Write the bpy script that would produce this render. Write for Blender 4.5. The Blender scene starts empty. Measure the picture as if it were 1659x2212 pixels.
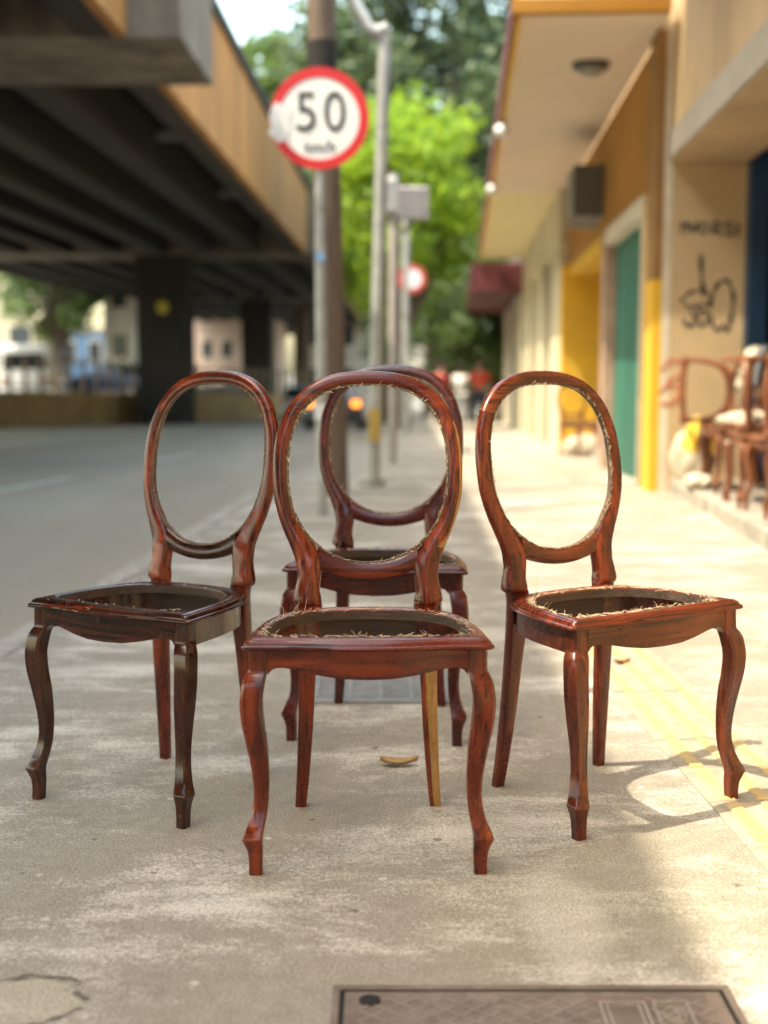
import bpy, math, random
from mathutils import Vector, Matrix
random.seed(7)
R = math.radians
SC = bpy.context.scene
COL = SC.collection
# ------------------------------------------------------------------ camera
H = 0.95
cam = bpy.data.cameras.new('camera')
cam.sensor_fit = 'HORIZONTAL'; cam.sensor_width = 36.0
cam.lens = 36.0 * 2850.0 / 1659.0
cam.clip_start = 0.05; cam.clip_end = 3000
cam.dof.use_dof = True; cam.dof.focus_distance = 2.72; cam.dof.aperture_fstop = 2.6
co = bpy.data.objects.new('camera', cam); COL.objects.link(co)
co.location = (0, 0, H)
PITCH = math.atan(311 / 2850.0)
co.rotation_euler = (math.pi / 2 - PITCH, 0, 0)
SC.camera = co
# ------------------------------------------------------------------ light
A_ST = 0.0595            # street direction, to the right of the camera axis
A_VI = 0.0142            # viaduct direction
def W(r, s, z=0.0):      # street frame (lateral, along, up)
    c, n = math.cos(A_ST), math.sin(A_ST)
    return Vector((r * c + s * n, -r * n + s * c, z))
def V(r, s, z=0.0):      # viaduct frame
    c, n = math.cos(A_VI), math.sin(A_VI)
    return Vector((r * c + s * n, -r * n + s * c, z))
ld = W(1.0, 0.42, -2.0); ld.normalize()
elev = math.asin(-ld.z); azi = math.atan2(-ld.x, -ld.y)   # azimuth of the sun from +Y towards +X
wd = bpy.data.worlds.new('World'); SC.world = wd; wd.use_nodes = True
nt = wd.node_tree; bg = nt.nodes['Background']
sky = nt.nodes.new('ShaderNodeTexSky'); sky.sky_type = 'NISHITA'; sky.sun_disc = False
sky.sun_elevation = elev; sky.sun_rotation = azi; sky.air_density = 1.5; sky.dust_density = 3.0; sky.ozone_density = 1.5
nt.links.new(sky.outputs[0], bg.inputs[0]); bg.inputs[1].default_value = 0.15
sd = bpy.data.lights.new('sun', 'SUN'); sd.energy = 2.0; sd.angle = R(.6); sd.color = (.80, .745, .67)
so = bpy.data.objects.new('sun', sd); COL.objects.link(so)
so.rotation_euler = ld.to_track_quat('-Z', 'Y').to_euler(); so.location = (-6, -4, 14)
vs = SC.view_settings
vs.view_transform = 'Standard'; vs.look = 'None'; vs.exposure = 2.38; vs.gamma = 1.0
vs.use_white_balance = True; vs.white_balance_temperature = 7500; vs.white_balance_tint = 2
SC.cycles.max_bounces = 7; SC.cycles.diffuse_bounces = 4; SC.cycles.use_denoising = True
SC.cycles.sample_clamp_indirect = 8

def zg(s):               # the street runs downhill beyond the crossing
    return -0.025 * max(0.0, s - 10.0)

# ------------------------------------------------------------------ helpers
OFF = {}
def tag(o, label=None, cat=None, group=None, kind=None):
    if label: o['label'] = label
    if cat: o['category'] = cat
    if group: o['group'] = group
    if kind: o['kind'] = kind
    return o
def empty(name, loc=(0, 0, 0), label=None, cat=None, group=None):
    o = bpy.data.objects.new(name, None); COL.objects.link(o); o.location = loc
    o.empty_display_size = 0.1
    OFF[o.name] = Vector(loc)
    return tag(o, label, cat, group)
class MB:
    def __init__(s): s.v = []; s.f = []; s.att = None
    def add(s, vs, fs):
        n = len(s.v); s.v += [tuple(p) for p in vs]; s.f += [tuple(i + n for i in f) for f in fs]; return s
    def box(s, x0, x1, y0, y1, z0, z1, fr=None, dz=None):
        p = [(x, y, z) for z in (z0, z1) for x, y in ((x0, y0), (x1, y0), (x1, y1), (x0, y1))]
        if fr: p = [fr(a, b, c) for a, b, c in p]
        return s.add(p, [(3, 2, 1, 0), (4, 5, 6, 7), (0, 1, 5, 4), (1, 2, 6, 5), (2, 3, 7, 6), (3, 0, 4, 7)])
    def cbox(s, x0, x1, y0, y1, z0, z1, b=0.004, fr=None):     # box with chamfered top edges
        p = [(x, y, z0) for x, y in ((x0, y0), (x1, y0), (x1, y1), (x0, y1))]
        p += [(x, y, z1 - b) for x, y in ((x0, y0), (x1, y0), (x1, y1), (x0, y1))]
        p += [(x, y, z1) for x, y in ((x0 + b, y0 + b), (x1 - b, y0 + b), (x1 - b, y1 - b), (x0 + b, y1 - b))]
        if fr: p = [fr(*q) for q in p]
        fs = [(3, 2, 1, 0), (8, 9, 10, 11)]
        for k in range(4):
            j = (k + 1) % 4
            fs += [(k, j, 4 + j, 4 + k), (4 + k, 4 + j, 8 + j, 8 + k)]
        return s.add(p, fs)
    def loft(s, rings, cap=True, closed=False):
        n = len(rings[0]); vs = [p for r in rings for p in r]; fs = []
        m = len(rings)
        for i in range(m if closed else m - 1):
            a = i * n; b = ((i + 1) % m) * n
            for k in range(n):
                j = (k + 1) % n
                fs.append((a + k, a + j, b + j, b + k))
        if cap and not closed:
            fs.append(tuple(range(n - 1, -1, -1))); fs.append(tuple((m - 1) * n + k for k in range(n)))
        return s.add(vs, fs)
    def tube(s, pts, rad, n=10, cap=True):
        pts = [Vector(p) for p in pts]
        if not hasattr(rad, '__len__'): rad = [rad] * len(pts)
        rings = []
        for i, p in enumerate(pts):
            t = (pts[min(i + 1, len(pts) - 1)] - pts[max(i - 1, 0)]).normalized()
            u = t.cross(Vector((0.13, 1, 0.07))) if abs(t.y) < .9 else t.cross(Vector((1, 0.1, 0)))
            u.normalize(); w = t.cross(u)
            rings.append([p + (u * math.cos(2 * math.pi * k / n) + w * math.sin(2 * math.pi * k / n)) * rad[i] for k in range(n)])
        return s.loft(rings, cap)
    def build(s, name, mat, parent=None, smooth=None, off=None):
        me = bpy.data.meshes.new(name)
        o3 = Vector(off) if off is not None else (OFF.get(parent.name, Vector((0, 0, 0))) if parent else Vector((0, 0, 0)))
        me.from_pydata([(p[0] - o3.x, p[1] - o3.y, p[2] - o3.z) for p in s.v], [], s.f)
        me.update()
        if s.att:
            a = me.attributes.new('sap', 'FLOAT', 'POINT')
            a.data.foreach_set('value', s.att)
        if mat: me.materials.append(mat)
        if smooth is not None:
            me.shade_smooth() if hasattr(me, 'shade_smooth') else me.polygons.foreach_set('use_smooth', [True] * len(me.polygons))
            me.set_sharp_from_angle(angle=R(smooth))
        o = bpy.data.objects.new(name, me); COL.objects.link(o)
        if parent: o.parent = parent; OFF[o.name] = OFF.get(parent.name, Vector((0, 0, 0)))
        return o
def children(o): return [c for c in bpy.data.objects if c.parent == o]
def copy_tree(o, parent=None):
    c = o.copy(); COL.objects.link(c); c.parent = parent
    for ch in children(o): copy_tree(ch, c)
    return c
def cr(tab, k=5):        # catmull-rom through rows of numbers
    out = []
    n = len(tab)
    for i in range(n - 1):
        p0, p1, p2, p3 = tab[max(i - 1, 0)], tab[i], tab[i + 1], tab[min(i + 2, n - 1)]
        for j in range(k):
            t = j / k
            out.append([0.5 * (2 * b + (c - a) * t + (2 * a - 5 * b + 4 * c - d) * t * t + (3 * b - a - 3 * c + d) * t ** 3) for a, b, c, d in zip(p0, p1, p2, p3)])
    out.append(list(tab[-1]))
    return out

# ------------------------------------------------------------------ materials
class NT:
    def __init__(s, name):
        s.m = bpy.data.materials.new(name); s.m.use_nodes = True; s.t = s.m.node_tree
        s.b = s.t.nodes['Principled BSDF']; s.out = s.t.nodes['Material Output']
    def n(s, typ, **kw):
        nd = s.t.nodes.new(typ)
        for k, v in kw.items():
            if k.startswith('i_'): nd.inputs[k[2:].replace('_', ' ')].default_value = v
            elif k.startswith('x'): nd.inputs[int(k[1:])].default_value = v
            else: setattr(nd, k, v)
        return nd
    def l(s, a, b): s.t.links.new(a, b)
    def coords(s, scale=(1, 1, 1), kind='Object', rnd=False):
        tc = s.n('ShaderNodeTexCoord')
        src = tc.outputs[kind]
        if rnd:
            oi = s.n('ShaderNodeObjectInfo'); va = s.n('ShaderNodeVectorMath', operation='MULTIPLY_ADD')
            cx = s.n('ShaderNodeCombineXYZ')
            for k in range(3): s.l(oi.outputs['Random'], cx.inputs[k])
            s.l(cx.outputs[0], va.inputs[0]); va.inputs[1].default_value = (7.3, 3.1, 5.7); s.l(src, va.inputs[2]); src = va.outputs[0]
        mp = s.n('ShaderNodeMapping'); mp.inputs['Scale'].default_value = scale; s.l(src, mp.inputs[0])
        return mp.outputs[0]
    def noise(s, vec, scale, detail=4, rough=.55, dist=0):
        nd = s.n('ShaderNodeTexNoise'); nd.inputs['Scale'].default_value = scale; nd.inputs['Detail'].default_value = detail
        nd.inputs['Roughness'].default_value = rough; nd.inputs['Distortion'].default_value = dist
        s.l(vec, nd.inputs['Vector']); return nd.outputs[0]
    def ramp(s, fac, stops):
        nd = s.n('ShaderNodeValToRGB'); e = nd.color_ramp.elements
        while len(e) < len(stops): e.new(.5)
        for k, (p, c) in enumerate(stops):
            e[k].position = p; e[k].color = (c, c, c, 1) if not hasattr(c, '__len__') else (*c, 1)
        s.l(fac, nd.inputs[0]); return nd.outputs[0]
    def mix(s, fac, a, b, typ='MIX'):
        nd = s.n('ShaderNodeMixRGB', blend_type=typ)
        for k, q in ((0, fac), (1, a), (2, b)):
            if hasattr(q, 'is_linked'): s.l(q, nd.inputs[k])
            elif hasattr(q, '__len__'): nd.inputs[k].default_value = (*q, 1)
            else: nd.inputs[k].default_value = q
        return nd.outputs[0]
    def math(s, op, a, b=None, c=None, clamp=False):
        nd = s.n('ShaderNodeMath', operation=op); nd.use_clamp = clamp
        for k, q in enumerate((a, b, c)):
            if q is None: continue
            if hasattr(q, 'is_linked'): s.l(q, nd.inputs[k])
            else: nd.inputs[k].default_value = q
        return nd.outputs[0]
    def bump(s, h, strength=.3, dist=.01):
        nd = s.n('ShaderNodeBump'); nd.inputs['Strength'].default_value = strength; nd.inputs['Distance'].default_value = dist
        s.l(h, nd.inputs['Height']); s.l(nd.outputs[0], s.b.inputs['Normal'])
    def set(s, col=None, rough=None, **kw):
        for k, q in (('Base Color', col), ('Roughness', rough)):
            if q is None: continue
            if hasattr(q, 'is_linked'): s.l(q, s.b.inputs[k])
            elif hasattr(q, '__len__'): s.b.inputs[k].default_value = (*q, 1)
            else: s.b.inputs[k].default_value = q
        for k, v in kw.items(): s.b.inputs[k.replace('_', ' ')].default_value = v
        return s.m
def plain(name, col, rough=.6, var=.25, scale=6, bump=.0, metal=0.0, dirt=None, stretch=(1, 1, 1)):
    t = NT(name); v = t.coords(stretch, rnd=True); a = t.noise(v, scale, 6, .6)
    c = t.mix(t.ramp(a, [(.25, 0), (.75, 1)]), tuple(x * (1 - var) for x in col), tuple(min(1, x * (1 + var)) for x in col))
    if dirt:
        d = t.noise(v, scale * .35, 7, .65, .6)
        c = t.mix(t.ramp(d, [(.45, 0), (.7, .85)]), c, dirt)
    if bump: t.bump(t.noise(v, scale * 4, 5), bump, .01)
    return t.set(c, rough, Metallic=metal)
def wood(name, dark, mid, light, axis='z', rough=.27, sap=False, worn=0.0):
    t = NT(name)
    sc = {'z': (1, 1, .028), 'x': (.028, 1, 1), 'n': (.35, .35, .35)}[axis]
    v = t.coords(sc, rnd=True); v2 = t.coords((1, 1, 1), rnd=True)
    g = t.noise(v, 120, 6, .6, .5); g2 = t.noise(v, 34, 4, .55, .6); big = t.noise(v2, 6, 3, .5)
    c = t.mix(t.ramp(g2, [(.38, 0), (.66, 1)]), mid, light)
    c = t.mix(t.ramp(g, [(.34, .95), (.52, 0)]), c, dark)
    c = t.mix(t.ramp(big, [(.38, 0), (.68, .75)]), c, t.mix(.7, c, dark))
    if worn:
        w = t.noise(v2, 16, 6, .7, .4)
        c = t.mix(t.ramp(w, [(.62, 0), (.74, worn)]), c, (.16, .085, .05))
    if sap:
        at = t.n('ShaderNodeAttribute', attribute_name='sap')
        sp = t.mix(t.ramp(g, [(.3, 0), (.7, 1)]), (.26, .125, .035), (.44, .25, .085))
        wob = t.math('ADD', at.outputs['Fac'], t.math('MULTIPLY', t.math('SUBTRACT', g2, .5), .5))
        c = t.mix(t.ramp(wob, [(.46, 0), (.56, 1)]), c, sp)
    rr = t.ramp(t.noise(v2, 22, 5, .6), [(.3, rough * .7), (.75, min(1, rough * 1.5))])
    t.bump(g, .10, .0008)
    return t.set(c, rr, Coat_Weight=.18, Coat_Roughness=.10, Specular_IOR_Level=.38)

RED = dict(dark=(.022, .005, .0035), mid=(.088, .0105, .0040), light=(.26, .040, .0100))
DRK = dict(dark=(.008, .0032, .0024), mid=(.036, .0095, .0052), light=(.095, .024, .0105))
BRN = dict(dark=(.022, .007, .0045), mid=(.085, .0130, .0052), light=(.23, .046, .0135))
MAR = dict(dark=(.016, .004, .004), mid=(.066, .0085, .006), light=(.13, .019, .010))
def woodset(n, p, rough=.27, worn=0.0):
    return {'z': wood(n + '_upright', axis='z', rough=rough, worn=worn, **p), 'x': wood(n + '_rail', axis='x', rough=rough, worn=worn, **p),
            's': wood(n + '_sap', axis='z', rough=rough, sap=True, worn=worn, **p)}
WS = {'red': woodset('red_mahogany', RED), 'dark': woodset('dark_stained_wood', DRK, .22, .35), 'brown': woodset('brown_mahogany', BRN), 'maroon': woodset('maroon_wood', MAR), 'sunlit': woodset('sunlit_wood', dict(dark=(.05, .016, .008), mid=(.19, .055, .022), light=(.36, .125, .05)), .4)}  # last set: sunlight on the piled chairs put into a lighter wood colour
M_rail_in = plain('unfinished_wood', (.072, .042, .027), .8, .45, 30, .3, stretch=(.15, 1, 1), dirt=(.03, .02, .014))
M_straw = plain('dry_cane', (.60, .47, .32), .75, .3, 60)
M_groove = plain('dusty_groove', (.16, .105, .065), .9, .5, 70, .5, dirt=(.04, .028, .02))
def concrete_walk():
    t = NT('sidewalk_concrete'); v = t.coords((1, 1, 1)); vs_ = t.coords((.6, 1.15, 1))
    fine = t.noise(v, 210, 3, .8); grit = t.noise(v, 90, 4, .75); mid = t.noise(v, 24, 6, .7); worn = t.noise(vs_, 2.6, 10, .74, .25); big = t.noise(v, .9, 5, .6, .4)
    c = t.mix(t.ramp(mid, [(.3, 0), (.7, 1)]), (.285, .252, .208), (.405, .362, .305))
    c = t.mix(t.ramp(big, [(.38, 0), (.64, .6)]), c, (.30, .258, .208))
    wm = t.math('ADD', worn, t.math('MULTIPLY', t.math('SUBTRACT', grit, .5), .42))
    c = t.mix(t.ramp(wm, [(.50, 0), (.63, .85)]), c, (.68, .63, .555))
    st = t.math('ADD', t.noise(v, 4.2, 8, .68, .2), t.math('MULTIPLY', t.math('SUBTRACT', grit, .5), .3))
    c = t.mix(t.ramp(st, [(.58, 0), (.74, .65)]), c, (.175, .152, .125))
    gr = t.noise(vs_, .55, 3, .5)
    c = t.mix(t.ramp(gr, [(.52, 0), (.66, .35)]), c, (.27, .25, .165))
    # gum and paint spots
    sp = t.n('ShaderNodeTexVoronoi'); sp.inputs['Scale'].default_value = 17; t.l(v, sp.inputs['Vector'])
    rgb = t.n('ShaderNodeSeparateColor'); t.l(sp.outputs['Color'], rgb.inputs[0])
    dj = t.math('ADD', sp.outputs['Distance'], t.math('MULTIPLY', t.math('SUBTRACT', mid, .5), .55))
    dot = t.ramp(dj, [(.10, 1), (.16, 0)])
    c = t.mix(t.math('MULTIPLY', dot, t.ramp(rgb.outputs[0], [(.92, 0), (.94, .6)])), c, (.70, .655, .58))
    c = t.mix(t.math('MULTIPLY', dot, t.ramp(rgb.outputs[1], [(.93, 0), (.95, .7)])), c, (.12, .108, .098))
    # painted-in reflected light patch and the broken corner, at their places on the pavement
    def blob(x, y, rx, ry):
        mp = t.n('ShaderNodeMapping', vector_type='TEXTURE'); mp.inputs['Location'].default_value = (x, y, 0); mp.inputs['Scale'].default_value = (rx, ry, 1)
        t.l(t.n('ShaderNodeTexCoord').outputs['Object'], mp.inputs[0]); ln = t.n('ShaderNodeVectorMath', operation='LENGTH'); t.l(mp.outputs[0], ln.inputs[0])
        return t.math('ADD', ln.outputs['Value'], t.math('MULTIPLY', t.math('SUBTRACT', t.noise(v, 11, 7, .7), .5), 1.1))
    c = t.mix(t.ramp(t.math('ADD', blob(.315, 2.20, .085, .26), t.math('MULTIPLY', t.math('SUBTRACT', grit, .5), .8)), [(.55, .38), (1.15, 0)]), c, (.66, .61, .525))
    bk = blob(-.545, 1.90, .10, .085)
    c = t.mix(t.ramp(bk, [(.86, .6), (.95, 0)]), c, (.50, .44, .34))
    edge = t.math('MULTIPLY', t.ramp(bk, [(.80, 0), (.92, 1), (1.02, 0)]), t.ramp(t.noise(v, 30, 6, .75), [(.46, 0), (.56, 1)]))
    c = t.mix(t.math('MULTIPLY', edge, .75), c, (.09, .08, .068))
    c = t.mix(1.0, c, t.ramp(fine, [(.33, .50), (.5, .98), (.67, 1.38)]), 'MULTIPLY')
    pit = t.ramp(t.noise(v, 130, 2, .5), [(.27, 1), (.33, 0)])
    c = t.mix(t.math('MULTIPLY', pit, .6), c, (.10, .088, .075))
    hgt = t.math('ADD', t.math('MULTIPLY', fine, .5), t.math('ADD', grit, t.math('MULTIPLY', worn, .8)))
    t.bump(t.math('SUBTRACT', hgt, t.math('MULTIPLY', edge, 1.5)), .85, .007)
    return t.set(c, .88, Specular_IOR_Level=.25)
def asphalt():
    t = NT('asphalt'); v = t.coords(); v2 = t.coords((1, .18, 1))
    a = t.noise(v, 120, 4, .7); b = t.noise(v2, .9, 6, .6, .3)
    c = t.mix(t.ramp(a, [(.3, 0), (.7, 1)]), (.215, .175, .125), (.31, .26, .195))
    c = t.mix(t.ramp(b, [(.4, 0), (.68, .7)]), c, (.36, .305, .235))
    t.bump(a, .5, .006); return t.set(c, .8)
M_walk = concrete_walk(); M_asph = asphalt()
M_kerb = plain('kerb_stone', (.36, .32, .27), .85, .3, 14, .4, dirt=(.16, .14, .12))
M_paint = plain('road_paint', (.52, .48, .39), .7, .2, 20, dirt=(.25, .23, .2))
M_grnd = plain('far_ground', (.13, .12, .10), .9, .3, 1)
M_tact = plain('tactile_concrete', (.36, .31, .235), .8, .25, 25, .3, dirt=(.25, .21, .165))
M_tbar = plain('tactile_yellow_paint', (.48, .345, .155), .75, .2, 30, .2, dirt=(.36, .30, .21))
M_iron = plain('rusty_cast_iron', (.19, .145, .115), .65, .35, 20, .3, dirt=(.12, .085, .065), metal=.2)
M_ironline = plain('worn_iron_ridge', (.30, .255, .215), .6, .3, 30, .2, metal=.2)
M_black = plain('black_hole', (.008, .007, .006), .9, .1)
M_grate = plain('drain_iron', (.22, .21, .2), .6, .3, 20, metal=.3)
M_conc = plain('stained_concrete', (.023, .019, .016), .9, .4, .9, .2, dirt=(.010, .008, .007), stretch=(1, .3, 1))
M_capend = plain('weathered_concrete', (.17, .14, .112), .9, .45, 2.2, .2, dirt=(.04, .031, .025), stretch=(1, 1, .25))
M_ochre = plain('ochre_fascia_paint', (.42, .19, .05), .85, .3, 2.6, .1, dirt=(.13, .066, .026), stretch=(1, 1, .14))
M_grey = plain('galvanised_steel', (.42, .42, .40), .5, .22, 9, metal=.35, dirt=(.26, .25, .23))
M_bpole = plain('weathered_brown_wood', (.145, .10, .072), .85, .3, 10, .4, stretch=(1, 1, .15), dirt=(.085, .06, .045))
M_white = plain('sign_white', (.80, .79, .76), .45, .05, 8)
M_red = plain('sign_red', (.62, .018, .022), .4, .08, 8)
M_blk = plain('sign_black', (.02, .02, .022), .5, .1, 8)
M_tan = plain('tan_stucco', (.56, .40, .23), .9, .16, 1.6, .15, dirt=(.40, .28, .165))
M_greyb = plain('grey_stucco', (.42, .37, .31), .9, .15, 4, .2)
M_trim = plain('cream_trim', (.70, .62, .49), .8, .12, 5, .1, dirt=(.5, .42, .32))
M_orange = plain('orange_ochre_wall', (.43, .20, .03), .85, .16, 1.5, .1, dirt=(.28, .13, .025))
M_yellow = plain('yellow_wall', (.74, .42, .035), .8, .12, 2, .1, dirt=(.62, .36, .05))
M_soff = plain('cream_pink_soffit', (.80, .66, .51), .9, .06, 1.2)
M_soff2 = plain('yellow_soffit', (.80, .67, .38), .9, .06, 1.2)
M_cream = plain('cream_facade', (.64, .57, .40), .9, .15, 1.2, dirt=(.42, .37, .26))
M_green = plain('green_door_paint', (.028, .17, .12), .6, .35, 3, dirt=(.018, .075, .055), stretch=(1, 1, .3))
M_blue = plain('blue_frame_paint', (.018, .055, .12), .5, .2, 4)
M_dkred = plain('dark_red_canopy', (.11, .018, .02), .7, .2, 2)
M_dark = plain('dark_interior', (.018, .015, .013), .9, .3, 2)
M_dkwd = plain('dark_shelf_wood', (.05, .028, .017), .7, .3, 6)
M_brwall = plain('brown_pink_jamb', (.42, .27, .2), .85, .25, 5, dirt=(.5, .34, .24))
M_brn2 = plain('shade_brown_wall', (.30, .16, .055), .8, .2, 4, .1)  # upper pier colour, browned to paint in the shade
M_lamp = plain('white_glass', (.75, .74, .7), .25, .05)
M_lmet = plain('dark_lamp_metal', (.09, .08, .07), .5, .2)
M_graf = plain('black_spray_paint', (.045, .042, .04), .7, .2)
M_gred = plain('faded_red_spray', (.52, .16, .10), .8, .25)
M_bark = plain('bark', (.12, .085, .06), .9, .35, 8, .5, stretch=(1, 1, .2))
def leafmat(name, a, b, tl=.45, tc=(.5, .62, .06)):
    t = NT(name); v = t.coords(); n = t.noise(v, 1.3, 4); oi = t.noise(v, 14, 2)
    c = t.mix(t.ramp(t.math('ADD', t.math('MULTIPLY', n, .6), t.math('MULTIPLY', oi, .4)), [(.35, 0), (.65, 1)]), a, b)
    m = t.set(c, .5); tr = t.n('ShaderNodeBsdfTranslucent'); ms = t.n('ShaderNodeMixShader'); ms.inputs[0].default_value = tl
    cc = t.mix(.5, c, tc, 'MIX'); t.l(cc, tr.inputs[0])
    t.l(t.b.outputs[0], ms.inputs[1]); t.l(tr.outputs[0], ms.inputs[2]); t.l(ms.outputs[0], t.out.inputs[0])
    return m
M_lime = leafmat('lime_leaves', (.12, .22, .015), (.26, .40, .03))
M_leafd = leafmat('deep_green_leaves', (.028, .06, .022), (.075, .13, .05), .25, (.2, .28, .08))
M_leafm = leafmat('mid_green_leaves', (.05, .10, .03), (.12, .19, .055), .35, (.3, .4, .08))
M_leafh = leafmat('grey_green_leaves', (.04, .075, .035), (.12, .165, .075), .25, (.25, .3, .12))

# ------------------------------------------------------------------ ground
SL = [-25, -5, 10, 20, 32, 46, 70, 110, 180]
def strip(name, r0, r1, dz, mat, thick, seg=SL, kind='structure', parent=None):
    m = MB()
    for a, b in zip(seg[:-1], seg[1:]):
        for (ra, rb) in ((r0, r1),):
            vs_ = [W(ra, a, zg(a) + dz), W(rb, a, zg(a) + dz), W(rb, b, zg(b) + dz), W(ra, b, zg(b) + dz)]
            vs_ += [p - Vector((0, 0, thick)) for p in vs_]
            m.add(vs_, [(0, 1, 2, 3), (0, 3, 7, 4), (1, 5, 6, 2)])
    o = m.build(name, mat, parent)
    if kind and not parent: o['kind'] = kind
    return o
g = MB(); gs = [-400, -25, 10, 60, 180, 1200]
for a, b in zip(gs[:-1], gs[1:]):
    za, zb = zg(min(a, 180)) - .2, zg(min(b, 180)) - .2
    g.add([W(-900, a, za), W(900, a, za), W(900, b, zb), W(-900, b, zb)], [(0, 1, 2, 3)])
g.build('ground', M_grnd)['kind'] = 'structure'
road = strip('road', -14, -1.62, -.13, M_asph, .05)
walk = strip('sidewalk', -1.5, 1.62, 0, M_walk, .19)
kerb = strip('kerb', -1.618, -1.502, -.02, M_kerb, .17)
k0 = MB(); k0.cbox(-.06, .06, .006, .994, -.02, .006, .012)
kme = None
for i in range(34):
    s = 1.0 + i
    if kme is None:
        o = k0.build('kerb_stone', M_kerb, kerb); kme = o.data
    else:
        o = bpy.data.objects.new('kerb_stone', kme); COL.objects.link(o); o.parent = kerb
    o.location = W(-1.562, s, zg(s)); o.rotation_euler = (math.atan(-.025) if s >= 10 else 0, 0, -A_ST)
# painted lines
m = MB()
for a, b in ((14, 26), (26, 46), (46, 80)):
    m.add([W(-8.9, a, zg(a) - .126), W(-8.62, a, zg(a) - .126), W(-8.62, b, zg(b) - .126), W(-8.9, b, zg(b) - .126)], [(0, 1, 2, 3)])
m.build('edge_line', M_paint, road)
dash = MB(); dash.add([(-.07, 0, 0), (.07, 0, 0), (.07, 2.6, 0), (-.07, 2.6, 0)], [(0, 1, 2, 3)])
dme = None
for s in (5.2, 11.5, 18.2, 25, 32, 39):
    if dme is None: o = dash.build('lane_dash', M_paint, road); dme = o.data
    else:
        o = bpy.data.objects.new('lane_dash', dme); COL.objects.link(o); o.parent = road
    o.location = W(-4.25, s, zg(s) - .126 - (.0 if s < 10 else .0)); o.rotation_euler = (math.atan(-.025) if s >= 10 else 0, 0, -A_ST)

# tactile paving: tiles with three raised bars each
TB = MB(); TB.cbox(-.124, .124, .002, .248, -.004, .004, .0015)
BR = MB(); BR.cbox(-.0165, .0165, .012, .238, .004, .0095, .004)
tdir = math.atan2(.697 - .671, .674); tme = bme = None
for i in range(12):
    d = 1.55 + .25 * i
    x = .697 + .124 - (d - 3.17) * math.tan(tdir)
    if tme is None: o = TB.build('tactile_tile', M_tact, walk); tme = o.data
    else:
        o = bpy.data.objects.new('tactile_tile', tme); COL.objects.link(o); o.parent = walk
    o.location = (x, d, random.uniform(.0008, .0028)); o.rotation_euler = (random.uniform(-.006, .006), random.uniform(-.006, .006), tdir + random.uniform(-.008, .008))
    for k in (-1, 0, 1):
        if bme is None: b = BR.build('raised_bar', M_tbar, o, off=(0, 0, 0)); bme = b.data
        else:
            b = bpy.data.objects.new('raised_bar', bme); COL.objects.link(b); b.parent = o
        b.location = (k * .079, 0, 0)

# ------------------------------------------------------------------ the balloon-back chair
CZ = .727
CY = .14
DZ = .007
def ring_in(phi):        # inner outline of the oval, fuller at the top
    c, s = math.cos(phi), math.sin(phi)
    n = 2.6 if s > 0 else 2.12
    q = (abs(c) ** n + abs(s) ** n) ** (-1 / n)
    return .167 * q * c, CZ + .187 * q * s
def ring_n(phi):
    a = ring_in(phi - .01); b = ring_in(phi + .01)
    tx, tz = b[0] - a[0], b[1] - a[1]; l = math.hypot(tx, tz)
    return tz / l, -tx / l
def yback(z):
    if z > .43: return .342 + .12 * (z - .43) + .10 * (z - .43) ** 2
    return .342 + .036 * ((.43 - z) / .43) ** 1.5
def section(pi, po, dep, nf=2.3, nb=3.4, n=16, yo=0.0):
    cx, cz = (pi[0] + po[0]) / 2, (pi[1] + po[1]) / 2
    hx, hz = (po[0] - pi[0]) / 2, (po[1] - pi[1]) / 2
    out = []
    for k in range(n):
        t = 2 * math.pi * k / n; c, s = math.cos(t), math.sin(t); e = nf if s < 0 else nb
        cu = math.copysign(abs(c) ** (2 / e), c); sv = math.copysign(abs(s) ** (2 / e), s)
        z = cz + hz * cu
        out.append(Vector((cx + hx * cu, yback(z) + yo + dep / 2 * sv, z)))
    return out
PJ = .608                # angle of the joint between crest and sides
def _rs(phi, t): 
    a, n = ring_in(phi), ring_n(phi); return (a[0], a[1], a[0] + n[0] * t, a[1] + n[1] * t, .025, 2.3)
STILE = [_rs(PJ, .0310), _rs(.40, .0313), _rs(.2, .0316), _rs(0.0, .032), _rs(-.25, .0335), _rs(-.5, .036)] + [  # in x, in z, out x, out z, depth, squareness
    (.1215, .592, .1645, .580, .028, 2.6), (.1030, .5625, .1520, .547, .030, 2.8),
    (.0960, .543, .1480, .526, .036, 3.0), (.0960, .5185, .1470, .508, .037, 3.0), (.0985, .496, .1505, .491, .039, 2.8), (.1000, .479, .1545, .472, .042, 2.6), (.0970, .465, .1560, .4595, .042, 2.6),
    (.0960, .4555, .1525, .4535, .040, 2.6), (.0955, .4485, .1455, .4465, .030, 5), (.0950, .405, .1440, .405, .030, 6), (.1000, .375, .1440, .375, .032, 6), (.1090, .30, .1450, .30, .032, 5.5), (.1160, .18, .1480, .18, .029, 5), (.1250, .07, .1525, .07, .026, 4.5), (.1325, 0.0, .1565, 0.0, .024, 4.5)]
FLEG = [  # z, outward shift of the outer faces, width
    (.4280, 0, .0356), (.4215, 0, .0356), (.40, 0, .0356), (.386, .0005, .0356), (.378, .005, .038), (.366, .0105, .041), (.345, .0138, .041), (.328, .0148, .0405), (.305, .0138, .0405), (.28, .0105, .0395), (.247, .004, .037), (.196, -.005, .031), (.156, -.0085, .0275), (.13, -.007, .0275), (.111, -.003, .029), (.09, .004, .032), (.075, .0112, .0365), (.069, .0125, .0375), (.065, .0105, .0348), (.044, .0028, .0275), (.02, .0008, .0248), (0, .001, .0242)]
PLAN_O = [(0, -.015), (.05, -.0135), (.10, -.0075), (.15, -.001), (.20, .0), (.2270, .0), (.2325, .0055), (.2315, .022), (.2285, .06), (.2235, .125), (.214, .190), (.197, .250), (.170, .300), (.128, .336), (.07, .353), (0, .357)]
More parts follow.
